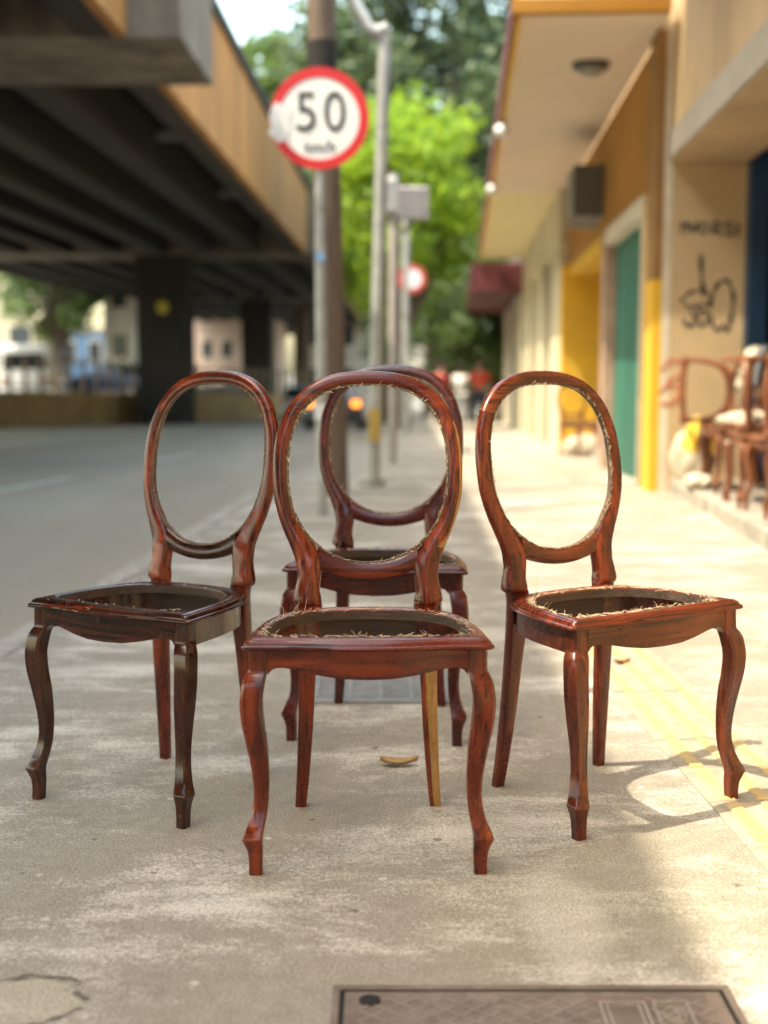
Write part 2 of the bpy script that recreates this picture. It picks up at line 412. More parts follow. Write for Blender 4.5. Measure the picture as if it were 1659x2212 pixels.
PLAN_I = [(0, .033), (.08, .034), (.15, .039), (.185, .050), (.1945, .072), (.192, .105), (.185, .155), (.172, .205), (.148, .250), (.11, .283), (.06, .301), (0, .306)]
def rayhit(pl, a, c=(0, CY)):
    full = pl + [(-x, y) for x, y in reversed(pl[1:-1])]
    dx, dy = math.cos(a), math.sin(a); best = .1
    for i in range(len(full)):
        p, q = full[i], full[(i + 1) % len(full)]
        ex, ey = q[0] - p[0], q[1] - p[1]; den = dx * ey - dy * ex
        if abs(den) < 1e-9: continue
        t = ((p[0] - c[0]) * ey - (p[1] - c[1]) * ex) / den
        u = ((p[0] - c[0]) * dy - (p[1] - c[1]) * dx) / den
        if t > 0 and -1e-6 <= u <= 1 + 1e-6: best = t
    return best
def smooth_plan(pl, keep):
    out = []
    rows = cr([list(p) for p in pl], 4)
    return [tuple(p) for p in rows]
PO = smooth_plan(PLAN_O, None); PI_ = smooth_plan(PLAN_I, None)
ANG = [i * 2 * math.pi / 120 for i in range(120)]
for cx in (.2270, .2325):
    cy = .0 if cx < .23 else .0055
    a = math.atan2(cy - CY, cx); ANG += [a % (2 * math.pi), (math.pi - a) % (2 * math.pi)]
ANG = sorted(ANG)
HO = [rayhit(PO, a) for a in ANG]; HI = [rayhit(PI_, a) for a in ANG]
def front_y(x):          # front edge of the rim
    x = abs(x)
    for p, q in zip(PO[:-1], PO[1:]):
        if p[0] <= x <= q[0] and q[0] > p[0]: return p[1] + (q[1] - p[1]) * (x - p[0]) / (q[0] - p[0])
    return 0.0

def make_chair(name, ws, label, cat='chair', group=None, straw=160, sapwood=False, seed=1, splinter=False, crest='x'):
    rnd = random.Random(seed)
    root = empty(name, (0, 0, 0), label, cat, group)
    z_, x_ = ws['z'], ws['x']
    # front legs
    rows = cr([list(r) for r in FLEG], 4)
    for sx in (-1, 1):
        rings = []
        for z, sh, w in rows:
            xo = .2200 + sh; yo = .0090 - sh - .021 * (1 - z / .43); b = w * .13
            q = [(0, b), (b, 0), (w - b, 0), (w, b), (w, w - b), (w - b, w), (b, w), (0, w - b)]
            pts = [Vector((sx * (xo - u), yo + v, z)) for u, v in q]
            rings.append(pts if sx < 0 else pts[::-1])
        m = MB(); m.loft(rings[::-1]); m.build('front_leg', z_, root, 40)
    # rear legs running up into the sides of the oval
    st = cr([list(r) for r in STILE], 4)
    for sx in (-1, 1):
        m = MB(); rings = []; att = []
        for ix, iz, ox, oz, dep, sq in st:
            sec = section((ix, iz), (ox, oz), dep, nf=min(sq, 6), nb=max(3.4, min(sq, 6)))
            cxm, hw = (ix + ox) / 2, (ox - ix) / 2
            for p in sec:
                u = (p.x - cxm) / hw
                zc = (iz + oz) / 2
                if zc < .40: att.append(.5 + .55 * (u + .25))
                elif .57 < zc < .835: att.append(.5 + 1.2 * (u - .62) * min(1, (zc - .57) / .05) - (0 if zc < .80 else (zc - .80) * 6))
                else: att.append(0)
            rings.append([Vector((sx * p.x, p.y, p.z)) for p in (sec if sx > 0 else sec)])
        m.loft(rings)
        if sx < 0: m.f = [tuple(reversed(f)) for f in m.f]
        sap = sapwood and sx > 0
        if sap: m.att = att
        m.build('back_stile', ws['s'] if sap else z_, root, 45)
    # crest
    rings = []; N = 44; ph0 = PJ + .003; ph1 = math.pi - ph0
    for i in range(N + 1):
        ph = ph0 + (ph1 - ph0) * i / N
        ix, iz = ring_in(ph); nx, nz = ring_n(ph); t = .0310 - .0012 * math.sin((ph - ph0) / (ph1 - ph0) * math.pi)
        rings.append(section((ix, iz), (ix + nx * t, iz + nz * t), .0250, 2.3, 3.4))
    m = MB(); m.loft(rings); m.build('crest_rail', ws[crest], root, 45)
    # lower rail
    rings = []
    for i in range(25):
        x = -.104 + .208 * i / 24
        ph = -math.pi / 2
        zi = CZ - .187 * (1 - (abs(x) / .167) ** 2.12) ** (1 / 2.12)
        zo = .5045 + .020 * (x / .1) ** 2
        rings.append([Vector((p.x, p.y, p.z)) for p in section((x, zo), (x, zi - .0005), .026, 4, 4, 12)])
    m = MB(); m.loft(rings); m.build('back_rail', x_, root, 45)
    # rebate running round the inside of the oval
    rings = []
    for i in range(96):
        ph = 2 * math.pi * i / 96; ix, iz = ring_in(ph); nx, nz = ring_n(ph)
        jit = rnd.uniform(-.0007, .0007)
        sec = section((ix - nx * (.0022 + jit), iz - nz * (.0022 + jit)), (ix + nx * .005, iz + nz * .005), .011, 3, 3, 8, yo=-.003)
        rings.append(sec)
    m = MB(); m.loft(rings, closed=True); m.build('cane_groove', M_groove, root, 50)
    # seat rim
    prof = [(.0045, .4140), (.0008, .4165), (0, .4200), (.0012, .4238), (.0042, .4258), (.0072, .4262), (.0078, .4282), (.0095, .4330), (.0130, .4368), (.0155, .4372), (.0165, .4390), (.021, .4408), (.028, .4412)]
    rings = []
    for a, ho, hi in zip(ANG, HO, HI):
        w = ho - hi; dx, dy = math.cos(a), math.sin(a)
        pr = prof + [(max(.030, w - .006), .4405), (w - .001, .4385), (w, .4340), (w, .4145)]
        rings.append([Vector((dx * (ho - u), CY + dy * (ho - u), .4482 - (.4412 - z) * .74)) for u, z in pr])
    m = MB(); m.loft(rings, closed=True); m.build('seat_rim', x_, root, 38)
    # aprons
    rings = []
    LOW = [(.0, .3700), (.05, .3718), (.09, .3775), (.13, .3860), (.155, .3905), (.172, .3895), (.1805, .3835), (.1846, .3760)]
    xs = [-.1846 + .3692 * i / 48 for i in range(49)]
    for x in xs:
        ax = abs(x); zl = .3785
        for p, q in zip(LOW[:-1], LOW[1:]):
            if p[0] <= ax <= q[0]: zl = .0025 + p[1] + (q[1] - p[1]) * (ax - p[0]) / (q[0] - p[0])
        y = front_y(x) + .0115
        rings.append([Vector(v) for v in ((x, y, zl), (x, y, .4276), (x, y + .018, .4276), (x, y + .018, zl))])
    m = MB(); m.loft(rings); m.build('front_apron', x_, root, 30)
    for sx in (-1, 1):
        rings = []
        seq = [(a, h) for a, h in zip(ANG, HO) if (h * math.cos(a) > .105 and CY + h * math.sin(a) > .030 and CY + h * math.sin(a) < .342)]
        seq.sort(key=lambda q: CY + q[1] * math.sin(q[0]))
        for a, h in seq:
            dx, dy = math.cos(a), math.sin(a)
            o1, o2 = h - .0140, h - .032
            rings.append([Vector((sx * dx * o1, CY + dy * o1, .378)), Vector((sx * dx * o1, CY + dy * o1, .4276)), Vector((sx * dx * o2, CY + dy * o2, .4276)), Vector((sx * dx * o2, CY + dy * o2, .378))])
        m = MB(); m.loft(rings)
        if sx < 0: m.f = [tuple(reversed(f)) for f in m.f]
        m.build('side_apron', z_ if False else x_, root, 30)
    rings = []
    for i in range(21):
        x = -.108 + .216 * i / 20
        y = .341 - .9 * x * x
        rings.append([Vector((x, y, .378)), Vector((x, y, .4276)), Vector((x, y - .018, .4276)), Vector((x, y - .018, .378))])
    m = MB(); m.loft(rings); m.f = [tuple(reversed(f)) for f in m.f]; m.build('back_apron', M_rail_in, root, 30)
    # lining strip inside the opening
    rings = []
    for a, hi in zip(ANG, HI):
        dx, dy = math.cos(a), math.sin(a)
        rings.append([Vector((dx * (hi + u), CY + dy * (hi + u), z)) for u, z in ((-.0015, .4445), (-.0015, .4270), (.006, .4270), (.006, .4445))])
    m = MB(); m.loft(rings, closed=True); m.build('inner_edge', M_rail_in, root, 30)
    if straw:
        m = MB()
        def strand(p, d, L, r, up):
            pts = []
            q = Vector(p); d = Vector(d).normalized()
            for k in range(4):
                pts.append(q.copy()); q += d * L / 3
                d = (d + Vector((rnd.gauss(0, .35), rnd.gauss(0, .35), rnd.gauss(up, .22)))).normalized()
            m.tube(pts, [r, r, r * .9, r * .6], 3)
        for k in range(straw * 2):
            i = rnd.randrange(len(ANG)); a, hi = ANG[i], HI[i]
            dx, dy = math.cos(a), math.sin(a); rr_ = hi + rnd.uniform(-.001, .009)
            tx, ty = -dy, dx; sg = rnd.choice((-1, 1))
            p = (dx * rr_, CY + dy * rr_, .4478 + rnd.uniform(.0, .0016))
            if k % 5 < 3: strand(p, (sg * tx + rnd.gauss(0, .35) * dx, sg * ty + rnd.gauss(0, .35) * dy, .02), rnd.uniform(.008, .024), .0006, 0)
            elif k % 5 == 3: strand(p, (-dx + rnd.gauss(0, .6) * tx, -dy + rnd.gauss(0, .6) * ty, rnd.uniform(-.2, .5)), rnd.uniform(.005, .015), .0005, .06)
            elif rnd.random() < .5: strand(p, (rnd.gauss(0, 1), rnd.gauss(0, 1), rnd.uniform(.2, 1.0)), rnd.uniform(.006, .022), .00045, -.1)
        for k in range(int(straw * 1.2)):
            ph = rnd.uniform(0, 2 * math.pi); ix, iz = ring_in(ph); nx, nz = ring_n(ph)
            o_ = rnd.uniform(-.002, .001); p = (ix + nx * o_, yback(iz) - rnd.uniform(.007, .0105), iz + nz * o_)
            strand(p, (-nz * rnd.choice((-1, 1)) + rnd.gauss(0, .4), rnd.gauss(-.15, .3), nx * rnd.choice((-1, 1)) + rnd.gauss(0, .4)), rnd.uniform(.004, .013), .0006, 0)
        for k in range(3):
            p = (-.17 + .02 * k, .215 + .03 * k, .449); strand(p, (.3, -.2, 1), rnd.uniform(.03, .05), .0006, -.05)
        o = m.build('cane_strands', M_straw, root); o['kind'] = 'stuff'
    if splinter:
        m = MB()
        for k in range(46):
            x = -.205 + rnd.random() * .17; y = front_y(x) + rnd.uniform(-.001, .016)
            L = rnd.uniform(.015, .05); z = .4335 + max(0, min(1, (y - front_y(x)) / .015)) * .012 + rnd.uniform(0, .0015)
            m.tube([(x, y, z), (x + L * .5, y + rnd.uniform(-.003, .002), z + rnd.uniform(-.001, .003)), (x + L, y + rnd.uniform(-.004, .004), z + rnd.uniform(-.002, .003))], [.0016, .0014, .0003], 4)
        m.build('splinters', WS['red']['x'], root)
    return root
def place(o, loc, rz, sc=(1, 1, 1)):
    o.location = loc; o.rotation_euler = (0, 0, rz); o.scale = sc
c1 = make_chair('chair', WS['red'], 'red mahogany chair frame with one pale sapwood rear leg, facing straight ahead', straw=150, sapwood=True, seed=3)
place(c1, (-.030, 2.410, 0), R(.7), (1.017, 1.026, 1.0))
c2 = make_chair('chair', WS['dark'], 'dark worn chair frame with splintered seat edge, standing nearest the road', straw=10, seed=5, splinter=True)
place(c2, (-.592, 2.753, 0), R(-28.0), (.945, .997, 1.0))
c3 = make_chair('chair', WS['brown'], 'reddish brown chair frame with frayed cane, one front leg on the yellow tactile strip', straw=210, seed=9)
place(c3, (.581, 2.709, 0), R(32.3), (1.05, .954, 1.0))
c4 = make_chair('chair', WS['maroon'], 'dark maroon chair frame standing behind the other three beside the drain grate', straw=70, seed=12)
place(c4, (-.026, 3.285, 0), R(-6.4), (1.02, 1.02, 1.016))
# individual colour of single members, as in the photograph
for ch in c2.children:
    if ch.name.startswith('back_stile'): ch.data.materials[0] = WS['red']['z']
    if ch.name.startswith('crest_rail'): ch.data.materials[0] = WS['red']['x']
for ch in c3.children:
    if ch.name.startswith('seat_rim') or ch.name.startswith('back_stile'): ch.data.materials[0] = WS['red']['z' if 'stile' in ch.name else 'x']
#PART2
# ------------------------------------------------------------------ pixel ray, used to read real positions off a known plane
def ray(px, py):
    a, b = (px - 829.5) / 2850, -(py - 1106) / 2850
    return Vector((a, math.cos(PITCH) + b * math.sin(PITCH), -math.sin(PITCH) + b * math.cos(PITCH)))
def on_s(px, py, s):     # street coordinates (r, z) on the plane at distance s along the street
    d = ray(px, py); n = W(0, 1, 0); t = s / d.dot(n); p = d * t
    return p.dot(W(1, 0, 0)), p.z + H
# ------------------------------------------------------------------ ground details
m = MB()
gx0, gx1, gy0, gy1 = -.067, .519, 1.40, 1.933
mh = empty('manhole_cover', ((gx0 + gx1) / 2, (gy0 + gy1) / 2, 0), 'rusty cast iron utility cover with diamond tread set in the pavement', 'manhole cover')
fr = MB()
for a in ((gx0 - .012, gx1 + .012, gy1, gy1 + .012), (gx0 - .012, gx1 + .012, gy0 - .012, gy0), (gx0 - .012, gx0, gy0 + .001, gy1 - .001), (gx1, gx1 + .012, gy0 + .001, gy1 - .001)):
    fr.cbox(*a, -.01, .0045, .002)
fr.build('frame', M_iron, mh)
MB().box(gx0, gx1, gy0, gy1, -.012, .0012).build('gap', M_black, mh)
pl = MB(); pl.cbox(gx0 + .007, gx1 - .007, gy0 + .007, gy1 - .009, -.01, .0040, .0025); pl.build('cover_plate', M_iron, mh)
rg = MB()
bx0, bx1 = gx0 + .03, gx1 - .03; by0, by1 = gy0 + .03, gy1 - .03
def clipline(c, sg):     # y = sg*x*0.8 + c inside the tread field
    pts = []
    for k in range(201):
        x = bx0 + (bx1 - bx0) * k / 200; y = sg * (x - bx0) * .85 + c
        if by0 <= y <= by1 and not (gx1 - .20 < x < gx1 - .125 and y > gy1 - .17): pts.append((x, y))
        elif len(pts) > 3: yield pts; pts = []
        else: pts = []
    if len(pts) > 3: yield pts
for i in range(34):
    c = by0 - .6 + i * .037
    for sg in (1, -1):
        for pts in clipline(c if sg > 0 else c + .55, sg):
            p, q = pts[0], pts[-1]; d = Vector((q[0] - p[0], q[1] - p[1])).normalized(); nx, ny = -d.y * .0016, d.x * .0016
            rg.add([(p[0] + nx, p[1] + ny, .0052), (p[0] - nx, p[1] - ny, .0052), (q[0] - nx, q[1] - ny, .0052), (q[0] + nx, q[1] + ny, .0052)], [(0, 1, 2, 3)])
o = rg.build('tread_ridges', M_ironline, mh); o['kind'] = 'stuff'
ho = MB(); ho.tube([(gx0 + .046, gy1 - .040, .0035), (gx0 + .046, gy1 - .040, .0060)], .0165, 24); ho.build('lifting_hole', M_black, mh)
bd = MB()
def rect(x0, x1, y0, y1, w, z=.0062):
    for a in ((x0, x1, y1 - w, y1), (x0, x1, y0, y0 + w), (x0, x0 + w, y0 + w, y1 - w), (x1 - w, x1, y0 + w, y1 - w)):
        bd.box(*a, .003, z)
rect(gx1 - .198, gx1 - .128, gy1 - .165, gy1 - .045, .004); rect(gx1 - .188, gx1 - .138, gy1 - .155, gy1 - .055, .003)
rect(gx1 - .118, gx1 - .064, gy1 - .165, gy1 - .045, .004)
bd.tube([(gx1 - .091 + .016 * math.cos(t * math.pi / 8), gy1 - .085 + .022 * math.sin(t * math.pi / 8), .005) for t in range(17)], .002, 6)
bd.tube([(gx1 - .091 + .008 * math.cos(t * math.pi / 8), gy1 - .085 + .011 * math.sin(t * math.pi / 8), .005) for t in range(17)], .002, 6)
bd.build('raised_emblem', M_ironline, mh)
dg = empty('drain_grate', (-.01, 3.9, 0), 'grey metal drain grate set flush in the pavement under the rear chair', 'drain grate')
f2 = MB()
for a in ((-.215, .195, 4.10, 4.125), (-.215, .195, 3.675, 3.70), (-.215, -.19, 3.70, 4.10), (.17, .195, 3.70, 4.10)): f2.cbox(*a, -.01, .007, .002)
f2.build('frame', M_grate, dg)
MB().box(-.19, .17, 3.70, 4.10, -.012, .0012).build('pit', M_black, dg)
bme = None
for i in range(11):
    y = 3.718 + i * .0365
    if bme is None:
        b = MB().cbox(-.19, .17, -.0125, .0125, .0014, .006, .0015).build('bar', M_grate, dg, off=(-.01, 0, 0)); bme = b.data
    else: b = bpy.data.objects.new('bar', bme); COL.objects.link(b); b.parent = dg
    b.location = (0, y - 3.9, 0)
for x in (-.10, -.01, .08): MB().cbox(x - .006, x + .006, 3.70, 4.10, .0016, .0068, .001).build('cross_bar', M_grate, dg)
def leaf(name, loc, L, wd_, rz, mat, label):
    m = MB(); rows = []
    for i in range(13):
        t = i / 12; w = wd_ * math.sin(math.pi * t ** .8) ** .8 * (1 - .1 * t) if 0 < t < 1 else .0008
        z = .004 + .018 * (t - .5) ** 2 * 4 * .5
        rows.append([(L * (t - .5), w * u, z + .010 * abs(u) ** 1.5 + (0 if k < 5 else -.0006)) for k, u in enumerate((-1, -.5, 0, .5, 1, 1, .5, 0, -.5, -1))])
    m.loft([[Vector(p) for p in r] for r in rows]); m.tube([(-L * .5, 0, .012), (-L * .62, .003, .016)], [.0011, .0007], 5)
    o = m.build(name, mat, None, 60); o.location = loc; o.rotation_euler = (0, 0, rz); return tag(o, label, 'leaf')
M_leaf = plain('dry_leaf', (.40, .25, .10), .7, .3, 40, .2, dirt=(.22, .11, .045)); M_leaf2 = plain('red_dry_leaf', (.20, .06, .035), .7, .3, 40)
leaf('dry_leaf', (.036, 3.085, .0005), .092, .022, R(2), M_leaf, 'tan dry leaf lying on the pavement behind the front chair')
leaf('dry_leaf', (.765, 4.16, .002), .055, .016, R(15), M_leaf2, 'small reddish dry leaf lying beside the tactile strip')

# ------------------------------------------------------------------ viaduct
vi = empty('elevated_viaduct', V(-8, 47, zg(47)), 'dark concrete viaduct with ochre side carrying a road overhead', 'viaduct')
S0, S1 = -28, 170
for k in range(9):
    r1 = -3.455 if k == 0 else -3.3 - 1.63 * k
    r0 = -3.3 - 1.63 * k - .57
    for (a, b) in ((S0, 16.196), (18.904, 46.196), (48.904, 76.196), (78.904, S1)):
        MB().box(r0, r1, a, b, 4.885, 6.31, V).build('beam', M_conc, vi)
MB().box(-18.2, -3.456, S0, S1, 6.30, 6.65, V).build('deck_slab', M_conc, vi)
s = S0
while s < 110:
    e = s + 5.98
    MB().box(-3.452, -3.30, s, e, 4.88, 7.05, V).build('fascia_panel', M_ochre, vi); s = e + .02
MB().box(-3.50, -3.22, S0, 110, 7.054, 7.30, V).build('coping', M_conc, vi)
for k, s in enumerate((16.2, 46.2, 76.2)):
    m = MB()
    m.box(-18, -2.65, s, s + 2.7, 4.87, 7.0, V)
    m.build('cap_beam', M_capend, vi)
    zz = zg(s) - .2
    m = MB(); P = [(-9.3, s + .3), (-7.6, s + .3), (-7.6, s + 2.3), (-9.3, s + 2.3)]
    rings = []
    for z, q in ((zz, .0), (1.5, .0), (3.6, .0), (4.865, .08)):
        rings.append([V(r + (-q if r < -8.5 else q), ss, z) for r, ss in P])
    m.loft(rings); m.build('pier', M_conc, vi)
for s in (21.5, 27.0, 36.0): 
    MB().box(-5.0, -4.2, s, s + .16, 5.5, 5.66, V).build('conduit', M_grey, vi)
ys = empty('round_sign', V(-8.4, 46.35, 3.05), 'round yellow plate fixed on the viaduct pier', 'sign')
m = MB(); m.tube([V(-8.4, 46.44, 3.05), V(-8.4, 46.49, 3.05)], .22, 20); m.build('plate', plain('yellow_plate', (.42, .34, .04), .5), ys)
# median wall and fence under the viaduct
fa, fb = Vector((-14.2, 33.5, 0)), Vector((-3.2, 66, 0)); fd = (fb - fa).normalized(); fn = Vector((fd.y, -fd.x, 0)); FL = (fb - fa).length
def Fz(u, v, z): 
    p = fa + fd * u + fn * v; return Vector((p.x, p.y, zg(p.y) - .13 + z))
fe = empty('median_fence', Fz(0, 0, 0), 'brown metal fence on a low ochre wall along the median', 'fence')
M_fwall = plain('ochre_low_wall', (.46, .29, .12), .9, .25, 1.2, dirt=(.3, .19, .09)); M_fpost = plain('brown_fence_paint', (.17, .12, .07), .7, .3, 5)
for i in range(9):
    a, b = FL * i / 9 + .015, FL * (i + 1) / 9 - .015
    MB().box(a, b, -.12, .12, -.1, 1.12, Fz).build('wall_block', M_fwall, fe)
for i in range(40):
    u = .3 + i * .86
    MB().box(u - .05, u + .05, -.05, .05, 1.122, 2.3, Fz).build('post', M_fpost, fe)
for z in (1.3, 2.1): MB().box(0, FL, -.025, .025, z, z + .06, Fz).build('rail', M_fpost, fe)

# ------------------------------------------------------------------ right-hand buildings (street frame)
def part(name, mat, root, *bx, fr=W):
    m = MB()
    for b in bx: m.box(*b, fr)
    return m.build(name, mat, root)
nb = empty('shop_building', W(3, 6, 0), 'tan stucco shop with a wide open front and graffiti on its side jamb', 'building')
part('facade', M_tan, nb, (1.55, 2.13, -22, 10.3, 2.72, 4.6), (1.55, 2.13, -22, 3.6, -.2, 2.715))
part('canopy', M_tan, nb, (.38, 1.548, -22, 9.55, 4.42, 4.6))
part('lintel_band', M_greyb, nb, (1.535, 2.125, 3.6, 10.298, 2.51, 2.717))
part('jamb_wall', M_tan, nb, (1.578, 2.13, 10.302, 10.62, -.2, 2.715))
part('corner_trim', M_trim, nb, (1.515, 1.575, 10.302, 10.62, -.1, 4.6))
part('ceiling', M_tan, nb, (1.555, 2.12, 3.62, 10.295, 2.485, 2.508))
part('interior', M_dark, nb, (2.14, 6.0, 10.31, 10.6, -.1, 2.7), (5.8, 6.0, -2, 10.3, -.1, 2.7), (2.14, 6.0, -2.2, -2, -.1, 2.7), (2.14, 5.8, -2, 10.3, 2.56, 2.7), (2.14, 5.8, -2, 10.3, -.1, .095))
fp = part('door_frame', M_blue, nb, (2.135, 2.27, 10.16, 10.30, .1, 2.555))
st = MB(); st.box(1.66, 2.139, 3.6, 10.3, -.1, .094, W); stp = st.build('shop_step', M_kerb); stp['kind'] = 'structure'
for i in range(13):
    a = 3.62 + i * .515; h = random.uniform(-.006, .006)
    m = MB(); m.cbox(1.595 + random.uniform(-.008, .008), 1.80, a, a + .497, -.05, .105 + h, .012, W); m.build('edge_stone', M_kerb, stp)
# graffiti strokes on the jamb
def stroke(root, pts, w, mat, s=10.302, name='graffiti_stroke'):
    P = [on_s(x, y, s) for x, y in pts]; m = MB(); L = []; Rr = []
    P = cr([list(p) for p in P], 5)
    for i, p in enumerate(P):
        a, b = P[max(0, i - 1)], P[min(len(P) - 1, i + 1)]
        t = Vector((b[0] - a[0], b[1] - a[1])); t = t.normalized() if t.length > 1e-6 else Vector((1, 0))
        ww = w * (.75 + .35 * math.sin(i * 1.3 + len(P)))
        L.append((p[0] - t.y * ww / 2, p[1] + t.x * ww / 2)); Rr.append((p[0] + t.y * ww / 2, p[1] - t.x * ww / 2))
    rings = [[W(l[0], s - .001, l[1]), W(l[0], s - .004, l[1]), W(q[0], s - .004, q[1]), W(q[0], s - .001, q[1])] for l, q in zip(L, Rr)]
    m.loft(rings); return m.build(name, mat, root)
for pts in ([(1474, 478), (1472, 506)], [(1484, 506), (1486, 480), (1500, 502), (1506, 478)], [(1516, 482), (1511, 496), (1521, 504), (1530, 492), (1520, 480)],
            [(1540, 506), (1542, 481), (1556, 484), (1550, 494), (1541, 494), (1560, 507)], [(1584, 483), (1570, 482), (1570, 492), (1583, 498), (1578, 508), (1566, 505)], [(1593, 482), (1596, 500), (1590, 512)]):
    stroke(nb, pts, .026, M_graf)
for pts, w in (([(1514, 548), (1516, 600), (1520, 642)], .036), ([(1470, 652), (1490, 632), (1520, 628), (1536, 648), (1505, 662), (1480, 660)], .028), ([(1532, 664), (1548, 618), (1570, 606), (1584, 640), (1578, 690), (1570, 716)], .034),
               ([(1492, 668), (1500, 690), (1488, 706), (1476, 690)], .03), ([(1508, 700), (1512, 672), (1526, 676), (1524, 700), (1510, 702)], .028), ([(1534, 676), (1540, 704), (1552, 712), (1566, 700)], .03)):
    stroke(nb, pts, w, M_graf)
for pts in ([(1430, 800), (1450, 778), (1474, 790), (1466, 815), (1440, 822)], [(1424, 850), (1444, 832), (1468, 844), (1452, 872), (1428, 872)]):
    stroke(nb, pts, .035, M_gred)
sh = empty('shelf', W(3.0, 9.6, .095), 'dark wooden shelf unit inside the shop behind the blue door frame', 'shelf')
for z in (.35, .85, 1.3, 1.7, 2.1): part('shelf_board', M_dkwd, sh, (2.42, 3.6, 9.3, 9.75, z, z + .035))
for r in (2.38, 3.6): part('side_panel', M_dkwd, sh, (r, r + .038, 9.29, 9.76, .095, 2.3))

ob = empty('canopy_building', W(2.5, 15, zg(15)), 'orange and yellow shop building with a long flat canopy over the pavement', 'building')
part('wall_upper', M_orange, ob, (1.48, 1.80, 10.63, 19.2, 2.36, 3.47))
part('upper_storey', M_tan, ob, (1.62, 2.1, 10.63, 31.3, 3.68, 4.4))
part('pier', M_yellow, ob, (1.44, 1.512, 10.31, 10.70, -.3, 1.62)); part('pier', M_brn2, ob, (1.443, 1.512, 10.313, 10.70, 1.623, 3.47)); part('pier', M_yellow, ob, (1.48, 1.80, 10.71, 11.05, -.3, 2.355))  # brown upper pier: shade put into the colour
part('pier', M_brwall, ob, (1.45, 1.80, 13.85, 14.22, -.3, 2.355))
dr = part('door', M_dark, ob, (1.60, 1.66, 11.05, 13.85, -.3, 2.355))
for i in range(10):
    a = 11.13 + i * .2715; part('plank', M_green, dr, (1.555 + random.uniform(-.006, .006), 1.602, a, a + .262, -.1, 2.19))
part('door_lintel', M_trim, ob, (1.445, 1.598, 11.052, 13.848, 2.195, 2.352))
part('door_jamb', M_trim, ob, (1.45, 1.55, 11.052, 11.12, -.1, 2.192))
part('lintel', M_yellow, ob, (1.47, 2.1, 14.225, 18.5, 2.20, 2.357))
part('jamb_wall', M_yellow, ob, (1.36, 2.05, 18.50, 18.9, -.5, 2.358))
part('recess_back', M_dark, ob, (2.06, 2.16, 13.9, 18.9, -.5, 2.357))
part('recess_frame', M_greyb, ob, (1.96, 2.05, 18.38, 18.498, -.5, 2.19))
part('floor_slab', M_kerb, ob, (1.62, 2.2, 10.63, 18.5, -.4, -.02))
for k, (a, b) in enumerate(((18.92, 20.9), (23.2, 24.6), (27.2, 28.4), (30.4, 31.3))): part('pier', M_cream, ob, (1.36, 1.75, a, b, -.8, 2.7))
part('wall_upper', M_cream, ob, (1.37, 1.76, 19.21, 31.3, 2.703, 3.47))
for a, b in ((20.9, 23.2), (24.6, 27.2), (28.4, 30.4)): part('shop_shutter', plain('shutter', (.12, .13, .12), .6, .3, 3), ob, (1.66, 1.70, a, b, -.8, 2.7))
cn = MB().box(.40, 1.47, 9.95, 31.3, 3.505, 3.66, W).build('canopy', M_soff, ob)
part('soffit_panel', M_soff, cn, (.40, 1.478, 9.95, 15.98, 3.485, 3.503)); part('soffit_panel', M_soff, cn, (.40, 1.478, 16.02, 19.68, 3.487, 3.503)); part('soffit_panel', M_soff2, cn, (.40, 1.375, 19.70, 31.28, 3.484, 3.503))
part('canopy_lip', M_yellow, cn, (.362, .397, 9.95, 31.3, 3.43, 3.70)); part('canopy_edge', M_dkred, cn, (.335, .360, 9.95, 31.3, 3.45, 3.72))
part('canopy_end', M_orange, cn, (.337, 1.47, 9.85, 9.948, 3.49, 3.585))
cl = empty('ceiling_lamp', W(1.05, 11.46, 3.483), 'round flush lamp under the pale canopy ceiling', 'lamp')
c = W(1.05, 11.46, 0)
m = MB(); m.tube([c + Vector((0, 0, 3.484)), c + Vector((0, 0, 3.44)), c + Vector((0, 0, 3.425))], [.16, .15, .135], 24); m.build('lamp_base', M_lmet, cl, 40)
m = MB(); m.tube([c + Vector((0, 0, 3.426)), c + Vector((0, 0, 3.395)), c + Vector((0, 0, 3.375))], [.12, .09, .03], 24); m.build('lamp_glass', plain('dusty_glass', (.30, .27, .22), .4), cl, 60)
for s, lab in ((13.7, 'white globe lamp on the canopy lip, the one closer to the ceiling lamp'), (18.1, 'white globe lamp on the canopy lip above the yellow doorway')):
    e = empty('globe_lamp', W(.38, s, 3.43), lab, 'lamp', 'globe lamps along the canopy lip')
    c = W(.38, s, .05); m = MB(); rings = [(3.345, .01), (3.34, .045), (3.315, .075), (3.28, .085), (3.245, .075), (3.215, .045), (3.205, .01)]
    m.tube([c + Vector((0, 0, z)) for z, q in rings], [q for z, q in rings], 16); m.build('globe', M_lamp, e, 80)
    m = MB(); m.tube([c + Vector((0, 0, 3.379)), c + Vector((0, 0, 3.335))], .035, 10); m.build('socket', M_lmet, e)
ac = empty('air_conditioner', W(1.3, 14.8, 2.55), 'dark air conditioner box mounted high on the orange wall', 'air conditioner')
part('housing', M_lmet, ac, (1.16, 1.47, 14.3, 15.25, 2.56, 3.08))
for i in range(8): part('slat', M_grey, ac, (1.148, 1.158, 14.36, 15.19, 2.61 + i * .055, 2.64 + i * .055))
[part('bracket', M_grey, ac, (1.2, 1.478, q, q + .05, 2.50, 2.555)) for q in (14.4, 15.1)]
rb = empty('red_canopy_building', W(2.4, 38, zg(38)), 'far shop building under a dark red canopy', 'building')
part('wall', plain('far_dark_facade', (.10, .085, .075), .8, .4, .7), rb, (1.5, 3, 31.4, 62, -1.5, 7))
rc = part('canopy', M_dkred, rb, (.15, 1.49, 31.5, 47, 2.75, 3.4))
for a, b, mm in ((32.2, 34.2, M_cream), (36.0, 37.0, M_greyb), (40, 42, M_trim), (45, 47, M_brwall)): part('pier', mm, rb, (1.30, 1.498, a, b, -1.4, 2.7))

